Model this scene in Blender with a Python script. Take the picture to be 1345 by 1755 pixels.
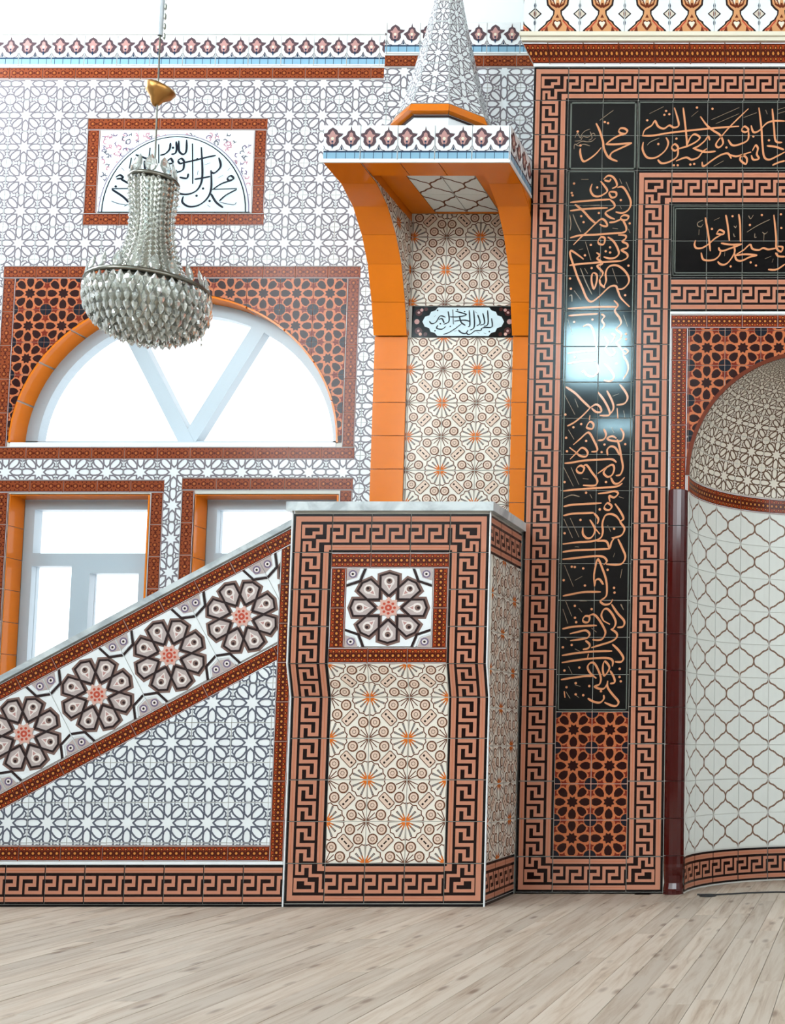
import bpy, math, random
from mathutils import Matrix, Vector
RND = random.Random(11)
for o in list(bpy.data.objects):
    bpy.data.objects.remove(o, do_unlink=True)
scene = bpy.context.scene
COL = scene.collection
PI = math.pi

# ---------------------------------------------------------------- camera
TH = math.radians(4.6)
cd = bpy.data.cameras.new('camera')
cam = bpy.data.objects.new('camera', cd)
COL.objects.link(cam)
cam.location = (0, 0, 0.79)
cam.rotation_euler = (PI / 2 + TH, 0, 0)
cd.sensor_fit = 'VERTICAL'
cd.sensor_height = 36.0
cd.lens = 2055.0 / 1755.0 * 36.0
cd.shift_x = (672.5 - 1472.0) / 1755.0
cd.shift_y = (1113.66 - 877.5) / 1755.0
cd.clip_start = 0.05
scene.camera = cam

# ---------------------------------------------------------------- world, light, exposure
world = bpy.data.worlds.new('world')
scene.world = world
world.use_nodes = True
bg = world.node_tree.nodes['Background']
bg.inputs[0].default_value = (0.90, 0.96, 1.0, 1)
bg.inputs[1].default_value = 2.2
PANE_LIGHT = 11.0          # glow of the window panes added in the unseen rear and right walls
LEFT_PANE_LIGHT = 20.0    # stronger glow of the panes added on the left
HIGH_PANE_LIGHT = 66.0    # the small bright sky window high on the rear wall
scene.view_settings.view_transform = 'Standard'
scene.view_settings.look = 'None'
scene.view_settings.gamma = 1.0
scene.view_settings.use_curve_mapping = False
scene.view_settings.exposure = -0.06
scene.cycles.max_bounces = 5
scene.cycles.diffuse_bounces = 2
scene.cycles.glossy_bounces = 2
scene.cycles.transmission_bounces = 5
scene.cycles.adaptive_threshold = 0.05
scene.cycles.sample_clamp_indirect = 6.0

# ---------------------------------------------------------------- materials
def lin(c):
    c /= 255.0
    return c / 12.92 if c <= 0.04045 else ((c + 0.055) / 1.055) ** 2.4

def nodes_of(name):
    m = bpy.data.materials.new(name)
    m.use_nodes = True
    nt = m.node_tree
    return m, nt, nt.nodes['Principled BSDF']

def glaze(name, r, g, b, rough=0.16, var=0.06, scale=9.0, spec=0.28, bump=0.0):
    """glazed or printed ceramic: one colour, a little cloudiness in the glaze"""
    m, nt, bs = nodes_of(name)
    tc = nt.nodes.new('ShaderNodeTexCoord')
    no = nt.nodes.new('ShaderNodeTexNoise')
    no.inputs['Scale'].default_value = scale
    no.inputs['Detail'].default_value = 3
    nt.links.new(tc.outputs['Object'], no.inputs['Vector'])
    mx = nt.nodes.new('ShaderNodeMix')
    mx.data_type = 'RGBA'
    c = [lin(r), lin(g), lin(b)]
    mx.inputs[6].default_value = (*[x * (1 - var) for x in c], 1)
    mx.inputs[7].default_value = (*[min(1, x * (1 + var)) for x in c], 1)
    nt.links.new(no.outputs[0], mx.inputs[0])
    nt.links.new(mx.outputs[2], bs.inputs['Base Color'])
    bs.inputs['Roughness'].default_value = rough
    bs.inputs['Specular IOR Level'].default_value = spec
    if bump:
        bu = nt.nodes.new('ShaderNodeBump')
        bu.inputs['Strength'].default_value = bump
        bu.inputs['Distance'].default_value = 0.002
        nt.links.new(no.outputs[0], bu.inputs['Height'])
        nt.links.new(bu.outputs[0], bs.inputs['Normal'])
    return m

MATS = {}
SPEC = {
    'tile_white': (246, 248, 250), 'ink_grey': (128, 120, 126), 'ink_slate': (98, 100, 112),
    'tile_cream': (246, 236, 222), 'ink_brown': (108, 80, 62), 'ink_dark': (52, 34, 30),
    'maroon': (42, 10, 8), 'copper': (202, 114, 72), 'navy': (20, 22, 34),
    'key_black': (24, 6, 6), 'key_salmon': (200, 134, 108), 'line_black': (14, 10, 12),
    'strip_rust': (166, 64, 24), 'strip_brown': (82, 26, 12), 'brick_red': (120, 36, 20), 'strip_gold': (216, 136, 62), 'strip_orange': (146, 68, 34),
    'amber': (230, 122, 24), 'oxblood': (68, 8, 6),
    'panel_black': (4, 4, 8), 'gold_ink': (224, 150, 106), 'gold_thin': (150, 126, 104), 'black_ink': (22, 26, 38),
    'line_sage': (104, 108, 100), 'sky_tile': (220, 238, 244), 'crest_white': (240, 246, 248), 'pink_ink': (196, 140, 156), 'violet_ink': (120, 104, 132),
    'ray_grey': (142, 138, 134), 'ray_orange': (220, 112, 36), 'tablet': (232, 204, 184), 'ring_brown': (112, 70, 50),
    'petal': (192, 174, 170), 'halo': (134, 106, 98), 'petal_cream': (240, 228, 222), 'rose_red': (196, 80, 60), 'rose_pink': (224, 178, 164),
    'frieze_blue': (142, 184, 208), 'frieze_navy': (38, 58, 84), 'frieze_brown': (92, 72, 78), 'frieze_pink': (196, 148, 142),
    'peach': (218, 156, 106), 'crest_brown': (112, 50, 30), 'crest_line': (48, 34, 34), 'lattice_tile': (238, 238, 232), 'lattice_ink': (134, 102, 84),
    'cream_line': (236, 226, 206), 'grout': (222, 218, 210), 'grout_dark': (120, 110, 100),
    'stone_lattice': (214, 202, 186),
}
ROUGH = {'amber': 0.12, 'oxblood': 0.1, 'panel_black': 0.07, 'gold_ink': 0.12, 'gold_thin': 0.12, 'grout': 0.8, 'grout_dark': 0.8}

SPECULAR = {'amber': 0.22, 'oxblood': 0.45, 'panel_black': 0.34, 'gold_ink': 0.4, 'gold_thin': 0.4}

def M(n):
    if n not in MATS:
        MATS[n] = glaze(n, *SPEC[n], rough=ROUGH.get(n, 0.2), spec=SPECULAR.get(n, 0.2), bump=(0.03 if n == 'panel_black' else 0.0))
    return MATS[n]

def plaster(name, col):
    m, nt, bs = nodes_of(name)
    no = nt.nodes.new('ShaderNodeTexNoise')
    no.inputs['Scale'].default_value = 40
    bu = nt.nodes.new('ShaderNodeBump')
    bu.inputs['Strength'].default_value = 0.08
    nt.links.new(no.outputs[0], bu.inputs['Height'])
    nt.links.new(bu.outputs[0], bs.inputs['Normal'])
    bs.inputs['Base Color'].default_value = (*col, 1)
    bs.inputs['Roughness'].default_value = 0.7
    return m
MATS['plaster'] = plaster('white_plaster', (0.86, 0.89, 0.90))
MATS['warm_plaster'] = plaster('warm_plaster', (0.34, 0.29, 0.24))

def marble():
    m, nt, bs = nodes_of('pale_marble')
    tc = nt.nodes.new('ShaderNodeTexCoord')
    no = nt.nodes.new('ShaderNodeTexNoise')
    no.inputs['Scale'].default_value = 5
    no.inputs['Detail'].default_value = 6
    no.inputs['Distortion'].default_value = 1.4
    nt.links.new(tc.outputs['Object'], no.inputs['Vector'])
    cr = nt.nodes.new('ShaderNodeValToRGB')
    cr.color_ramp.elements[0].position = 0.38
    cr.color_ramp.elements[0].color = (0.42, 0.46, 0.48, 1)
    cr.color_ramp.elements[1].position = 0.58
    cr.color_ramp.elements[1].color = (0.70, 0.75, 0.76, 1)
    nt.links.new(no.outputs[0], cr.inputs[0])
    nt.links.new(cr.outputs[0], bs.inputs['Base Color'])
    bs.inputs['Roughness'].default_value = 0.18
    return m
MATS['marble'] = marble()

def wood():
    m, nt, bs = nodes_of('pale_plank_wood')
    tc = nt.nodes.new('ShaderNodeTexCoord')
    oi = nt.nodes.new('ShaderNodeObjectInfo')
    ad = nt.nodes.new('ShaderNodeVectorMath')
    ad.operation = 'MULTIPLY_ADD'
    mp = nt.nodes.new('ShaderNodeMapping')
    mp.inputs['Scale'].default_value = (14, 0.9, 14)
    sc = nt.nodes.new('ShaderNodeVectorMath')
    sc.operation = 'SCALE'
    sc.inputs[0].default_value = (37.0, 91.0, 13.0)
    nt.links.new(oi.outputs['Random'], sc.inputs['Scale'])
    ad2 = nt.nodes.new('ShaderNodeVectorMath')
    ad2.operation = 'ADD'
    nt.links.new(tc.outputs['Object'], mp.inputs['Vector'])
    nt.links.new(mp.outputs[0], ad2.inputs[0])
    nt.links.new(sc.outputs[0], ad2.inputs[1])
    nt.nodes.remove(ad)
    gr = nt.nodes.new('ShaderNodeTexNoise')
    gr.inputs['Scale'].default_value = 2.2
    gr.inputs['Detail'].default_value = 8
    gr.inputs['Roughness'].default_value = 0.62
    gr.inputs['Distortion'].default_value = 0.6
    nt.links.new(ad2.outputs[0], gr.inputs['Vector'])
    cr = nt.nodes.new('ShaderNodeValToRGB')
    e = cr.color_ramp.elements
    e[0].position = 0.30
    e[0].color = (lin(162), lin(138), lin(118), 1)
    e[1].position = 0.56
    e[1].color = (lin(208), lin(192), lin(176), 1)
    k = e.new(0.42)
    k.color = (lin(193), lin(173), lin(154), 1)
    nt.links.new(gr.outputs[0], cr.inputs[0])
    # knots: sparse dark spots stretched along the board
    mp2 = nt.nodes.new('ShaderNodeMapping')
    mp2.inputs['Scale'].default_value = (11, 3.2, 11)
    nt.links.new(tc.outputs['Object'], mp2.inputs['Vector'])
    ad3 = nt.nodes.new('ShaderNodeVectorMath')
    ad3.operation = 'ADD'
    nt.links.new(mp2.outputs[0], ad3.inputs[0])
    nt.links.new(sc.outputs[0], ad3.inputs[1])
    vo = nt.nodes.new('ShaderNodeTexVoronoi')
    vo.inputs['Scale'].default_value = 1.0
    vo.inputs['Randomness'].default_value = 1.0
    nt.links.new(ad3.outputs[0], vo.inputs['Vector'])
    kr = nt.nodes.new('ShaderNodeValToRGB')
    kr.color_ramp.elements[0].position = 0.07
    kr.color_ramp.elements[0].color = (1, 1, 1, 1)
    kr.color_ramp.elements[1].position = 0.20
    kr.color_ramp.elements[1].color = (0, 0, 0, 1)
    nt.links.new(vo.outputs['Distance'], kr.inputs[0])
    mx = nt.nodes.new('ShaderNodeMix')
    mx.data_type = 'RGBA'
    mx.inputs[7].default_value = (lin(120), lin(92), lin(74), 1)
    km = nt.nodes.new('ShaderNodeMath')
    km.operation = 'MULTIPLY'
    km.inputs[1].default_value = 0.75
    nt.links.new(kr.outputs[0], km.inputs[0])
    nt.links.new(km.outputs[0], mx.inputs[0])
    nt.links.new(cr.outputs[0], mx.inputs[6])
    hv = nt.nodes.new('ShaderNodeHueSaturation')
    mr = nt.nodes.new('ShaderNodeMapRange')
    mr.inputs['To Min'].default_value = 0.86
    mr.inputs['To Max'].default_value = 1.10
    nt.links.new(oi.outputs['Random'], mr.inputs['Value'])
    nt.links.new(mr.outputs[0], hv.inputs['Value'])
    nt.links.new(mx.outputs[2], hv.inputs['Color'])
    nt.links.new(hv.outputs[0], bs.inputs['Base Color'])
    bs.inputs['Roughness'].default_value = 0.5
    bu = nt.nodes.new('ShaderNodeBump')
    bu.inputs['Strength'].default_value = 0.15
    bu.inputs['Distance'].default_value = 0.002
    nt.links.new(gr.outputs[0], bu.inputs['Height'])
    nt.links.new(bu.outputs[0], bs.inputs['Normal'])
    return m
MATS['wood'] = wood()

def simple(name, col, rough, metal=0.0, trans=0.0, ior=1.5):
    m, nt, bs = nodes_of(name)
    no = nt.nodes.new('ShaderNodeTexNoise')
    no.inputs['Scale'].default_value = 30
    mr = nt.nodes.new('ShaderNodeMapRange')
    mr.inputs['To Min'].default_value = rough * 0.8
    mr.inputs['To Max'].default_value = rough * 1.2
    nt.links.new(no.outputs[0], mr.inputs['Value'])
    nt.links.new(mr.outputs[0], bs.inputs['Roughness'])
    bs.inputs['Base Color'].default_value = (*col, 1)
    bs.inputs['Metallic'].default_value = metal
    bs.inputs['Transmission Weight'].default_value = trans
    bs.inputs['IOR'].default_value = ior
    return m
MATS['pvc'] = simple('white_pvc', (0.52, 0.60, 0.66), 0.3)
MATS['crystal'] = simple('cut_crystal', (0.86, 0.88, 0.82), 0.03, 0, 0.80, 1.6)
MATS['silver'] = simple('silver_metal', (0.40, 0.40, 0.35), 0.3, 1.0)
MATS['dark_metal'] = simple('tarnished_metal', (0.20, 0.19, 0.16), 0.3, 1.0)
MATS['gold_cup'] = simple('golden_metal', (0.46, 0.23, 0.07), 0.35, 1.0)
MATS['cable_black'] = simple('black_rubber', (0.02, 0.02, 0.022), 0.5)
MATS['cable_grey'] = simple('grey_sleeve', (0.60, 0.64, 0.68), 0.4)

def pane_glass():
    m = bpy.data.materials.new('window_glass')
    m.use_nodes = True
    nt = m.node_tree
    nt.nodes.remove(nt.nodes['Principled BSDF'])
    out = nt.nodes['Material Output']
    tr = nt.nodes.new('ShaderNodeBsdfTransparent')
    gl = nt.nodes.new('ShaderNodeBsdfGlossy')
    gl.inputs['Roughness'].default_value = 0.02
    mx = nt.nodes.new('ShaderNodeMixShader')
    mx.inputs[0].default_value = 0.05
    nt.links.new(tr.outputs[0], mx.inputs[1])
    nt.links.new(gl.outputs[0], mx.inputs[2])
    nt.links.new(mx.outputs[0], out.inputs[0])
    return m
MATS['glass'] = pane_glass()

def glow_pane(name, strength):
    m, nt, bs = nodes_of(name)
    bs.inputs['Base Color'].default_value = (0.8, 0.85, 0.9, 1)
    bs.inputs['Emission Color'].default_value = (0.86, 0.95, 1.0, 1)
    bs.inputs['Emission Strength'].default_value = strength
    return m
MATS['daylit'] = glow_pane('daylit_pane', PANE_LIGHT)  # glow of the added rear and right windows
MATS['daylit_left'] = glow_pane('sunny_pane', LEFT_PANE_LIGHT)  # glow of the added left windows
MATS['daylit_high'] = glow_pane('bright_sky_pane', HIGH_PANE_LIGHT)
MATS['daylit_high'].node_tree.nodes['Principled BSDF'].inputs['Emission Color'].default_value = (0.55, 0.88, 1.0, 1)

# ---------------------------------------------------------------- 2-D polygon tools
def area(p):
    return 0.5 * sum(p[i][0] * p[(i + 1) % len(p)][1] - p[(i + 1) % len(p)][0] * p[i][1] for i in range(len(p)))

def clip(p, e):
    nx, ny, c = e
    out = []
    n = len(p)
    for i in range(n):
        a, b = p[i], p[(i + 1) % n]
        da, db = nx * a[0] + ny * a[1] - c, nx * b[0] + ny * b[1] - c
        if da <= 0:
            out.append(a)
        if (da < 0 < db) or (db < 0 < da):
            t = da / (da - db)
            out.append((a[0] + (b[0] - a[0]) * t, a[1] + (b[1] - a[1]) * t))
    return out if len(out) > 2 and abs(area(out)) > 1e-9 else None

def edges(p):
    if area(p) < 0:
        p = p[::-1]
    r = []
    for i in range(len(p)):
        a, b = p[i], p[(i + 1) % len(p)]
        nx, ny = b[1] - a[1], a[0] - b[0]
        r.append((nx, ny, nx * a[0] + ny * a[1]))
    return r

def inter(p, es):
    for e in es:
        p = clip(p, e)
        if not p:
            return None
    return p

def minus(p, es):
    if not inter(p, es):
        return [p]
    out = []
    for e in es:
        o = clip(p, (-e[0], -e[1], -e[2]))
        if o:
            out.append(o)
        p = clip(p, e)
        if not p:
            break
    return out

def rect(x0, x1, y0, y1):
    return [(x0, y0), (x1, y0), (x1, y1), (x0, y1)]

def circ(cx, cy, r, n=16, a0=0.0):
    return [(cx + r * math.cos(a0 + 2 * PI * i / n), cy + r * math.sin(a0 + 2 * PI * i / n)) for i in range(n)]

def stroke(pts, w, closed=False, widths=None):
    """a pen line as mitred quads"""
    n = len(pts)
    ds = []
    for i in range(n if closed else n - 1):
        a, b = pts[i], pts[(i + 1) % n]
        l = math.hypot(b[0] - a[0], b[1] - a[1]) or 1e-9
        ds.append(((b[0] - a[0]) / l, (b[1] - a[1]) / l))
    L, Rr = [], []
    for i in range(n):
        if closed:
            d0, d1 = ds[i - 1], ds[i]
        else:
            d0, d1 = ds[max(0, i - 1)], ds[min(n - 2, i)]
        tx, ty = d0[0] + d1[0], d0[1] + d1[1]
        l = math.hypot(tx, ty)
        if l < 1e-3:
            tx, ty, l = d1[0], d1[1], 1.0
        tx, ty = tx / l, ty / l
        k = 1 / max(0.5, tx * d1[0] + ty * d1[1])
        hw = (widths[i] if widths else w) * 0.5 * k
        L.append((pts[i][0] - ty * hw, pts[i][1] + tx * hw))
        Rr.append((pts[i][0] + ty * hw, pts[i][1] - tx * hw))
    m = n if closed else n - 1
    return [[L[i], Rr[i], Rr[(i + 1) % n], L[(i + 1) % n]] for i in range(m)]

# ---------------------------------------------------------------- mesh builder
FLAT = lambda x, y, d: (x, -d, y)

class MB:
    def __init__(self, f=FLAT):
        self.v, self.f, self.m, self.names, self.map = [], [], [], [], f

    def mi(self, n):
        if n not in self.names:
            self.names.append(n)
        return self.names.index(n)

    def face(self, pts3, mat):
        b = len(self.v)
        self.v += pts3
        self.f.append(tuple(range(b, b + len(pts3))))
        self.m.append(self.mi(mat))

    def flat(self, p, d, mat):
        if area(p) < 0:
            p = p[::-1]
        self.face([self.map(x, y, d) for x, y in p], mat)

    def prism(self, p, d0, d1, mat, cham=0.0):
        """polygon p extruded from depth d0 (back) to d1 (front)"""
        if area(p) < 0:
            p = p[::-1]
        n = len(p)
        rings = [(p, d0)]
        if cham:
            cx = sum(a for a, _ in p) / n
            cy = sum(b for _, b in p) / n
            k = max(1e-3, max(math.hypot(a - cx, b - cy) for a, b in p))
            s = 1 - cham / k * 1.4
            rings += [(p, d1 - cham), ([(cx + (a - cx) * s, cy + (b - cy) * s) for a, b in p], d1)]
        else:
            rings += [(p, d1)]
        base = len(self.v)
        for q, d in rings:
            self.v += [self.map(x, y, d) for x, y in q]
        mi = self.mi(mat)
        for r in range(len(rings) - 1):
            for i in range(n):
                a = base + r * n + i
                b = base + r * n + (i + 1) % n
                self.f.append((a, b, b + n, a + n))
                self.m.append(mi)
        self.f.append(tuple(base + (len(rings) - 1) * n + i for i in range(n)))
        self.m.append(mi)
        self.f.append(tuple(base + i for i in reversed(range(n))))
        self.m.append(mi)

    def box(self, x0, x1, y0, y1, z0, z1, mat):
        b = len(self.v)
        self.v += [(x0, y0, z0), (x1, y0, z0), (x1, y1, z0), (x0, y1, z0), (x0, y0, z1), (x1, y0, z1), (x1, y1, z1), (x0, y1, z1)]
        mi = self.mi(mat)
        for q in ((0, 3, 2, 1), (4, 5, 6, 7), (0, 1, 5, 4), (1, 2, 6, 5), (2, 3, 7, 6), (3, 0, 4, 7)):
            self.f.append(tuple(b + i for i in q))
            self.m.append(mi)

    def lathe(self, prof, n, mat, cx=0.0, cy=0.0, a0=0.0, a1=2 * PI):
        b = len(self.v)
        full = abs(a1 - a0 - 2 * PI) < 1e-6
        k = n if full else n + 1
        for r, z in prof:
            for i in range(k):
                a = a0 + (a1 - a0) * i / n
                self.v.append((cx + r * math.cos(a), cy + r * math.sin(a), z))
        mi = self.mi(mat)
        for j in range(len(prof) - 1):
            for i in range(n):
                i2 = (i + 1) % k
                self.f.append((b + j * k + i, b + j * k + i2, b + (j + 1) * k + i2, b + (j + 1) * k + i))
                self.m.append(mi)

    def tube(self, pts, r, mat, n=8):
        b = len(self.v)
        P = [Vector(p) for p in pts]
        for i, p in enumerate(P):
            t = (P[min(i + 1, len(P) - 1)] - P[max(i - 1, 0)]).normalized()
            u = t.cross(Vector((0, 1, 0.01))).normalized()
            w = t.cross(u)
            for j in range(n):
                a = 2 * PI * j / n
                self.v.append(tuple(p + (u * math.cos(a) + w * math.sin(a)) * r))
        mi = self.mi(mat)
        for i in range(len(P) - 1):
            for j in range(n):
                j2 = (j + 1) % n
                self.f.append((b + i * n + j, b + i * n + j2, b + (i + 1) * n + j2, b + (i + 1) * n + j))
                self.m.append(mi)

    def mesh(self, name, smooth=False):
        me = bpy.data.meshes.new(name)
        me.from_pydata(self.v, [], self.f)
        for n in self.names:
            me.materials.append(MATS[n] if n in MATS else M(n))
        me.polygons.foreach_set('material_index', self.m)
        if smooth:
            me.polygons.foreach_set('use_smooth', [True] * len(self.f))
        me.update()
        return me

# ---------------------------------------------------------------- objects
def put(name, me, parent=None, mat=None):
    o = bpy.data.objects.new(name, me)
    COL.objects.link(o)
    mat = mat or Matrix()
    if parent is not None:
        o.parent = parent
        o.matrix_local = Matrix.Translation(-Vector(parent['at'])) @ mat if 'at' in parent else mat
    else:
        o.matrix_local = mat
    return o

def thing(name, label, cat, loc):
    o = bpy.data.objects.new(name, None)
    COL.objects.link(o)
    o.empty_display_size = 0.1
    o.location = loc
    o['at'] = loc
    o['label'] = label
    o['category'] = cat
    return o

def part(name, th):
    """an Empty that holds the pieces of one part of a thing"""
    o = bpy.data.objects.new(name, None)
    COL.objects.link(o)
    o.parent = th
    o['at'] = th['at']
    return o

def structure(name, me, label=None, cat=None):
    o = put(name, me)
    o['kind'] = 'structure'
    if label:
        o['label'] = label
    if cat:
        o['category'] = cat
    return o

def plane_front(Y):
    return Matrix.Translation((0, Y, 0))

def plane_right(X):     # faces +X, local x runs along world Y
    m = Matrix(((0, -1, 0, X), (1, 0, 0, 0), (0, 0, 1, 0), (0, 0, 0, 1)))
    return m

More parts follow.
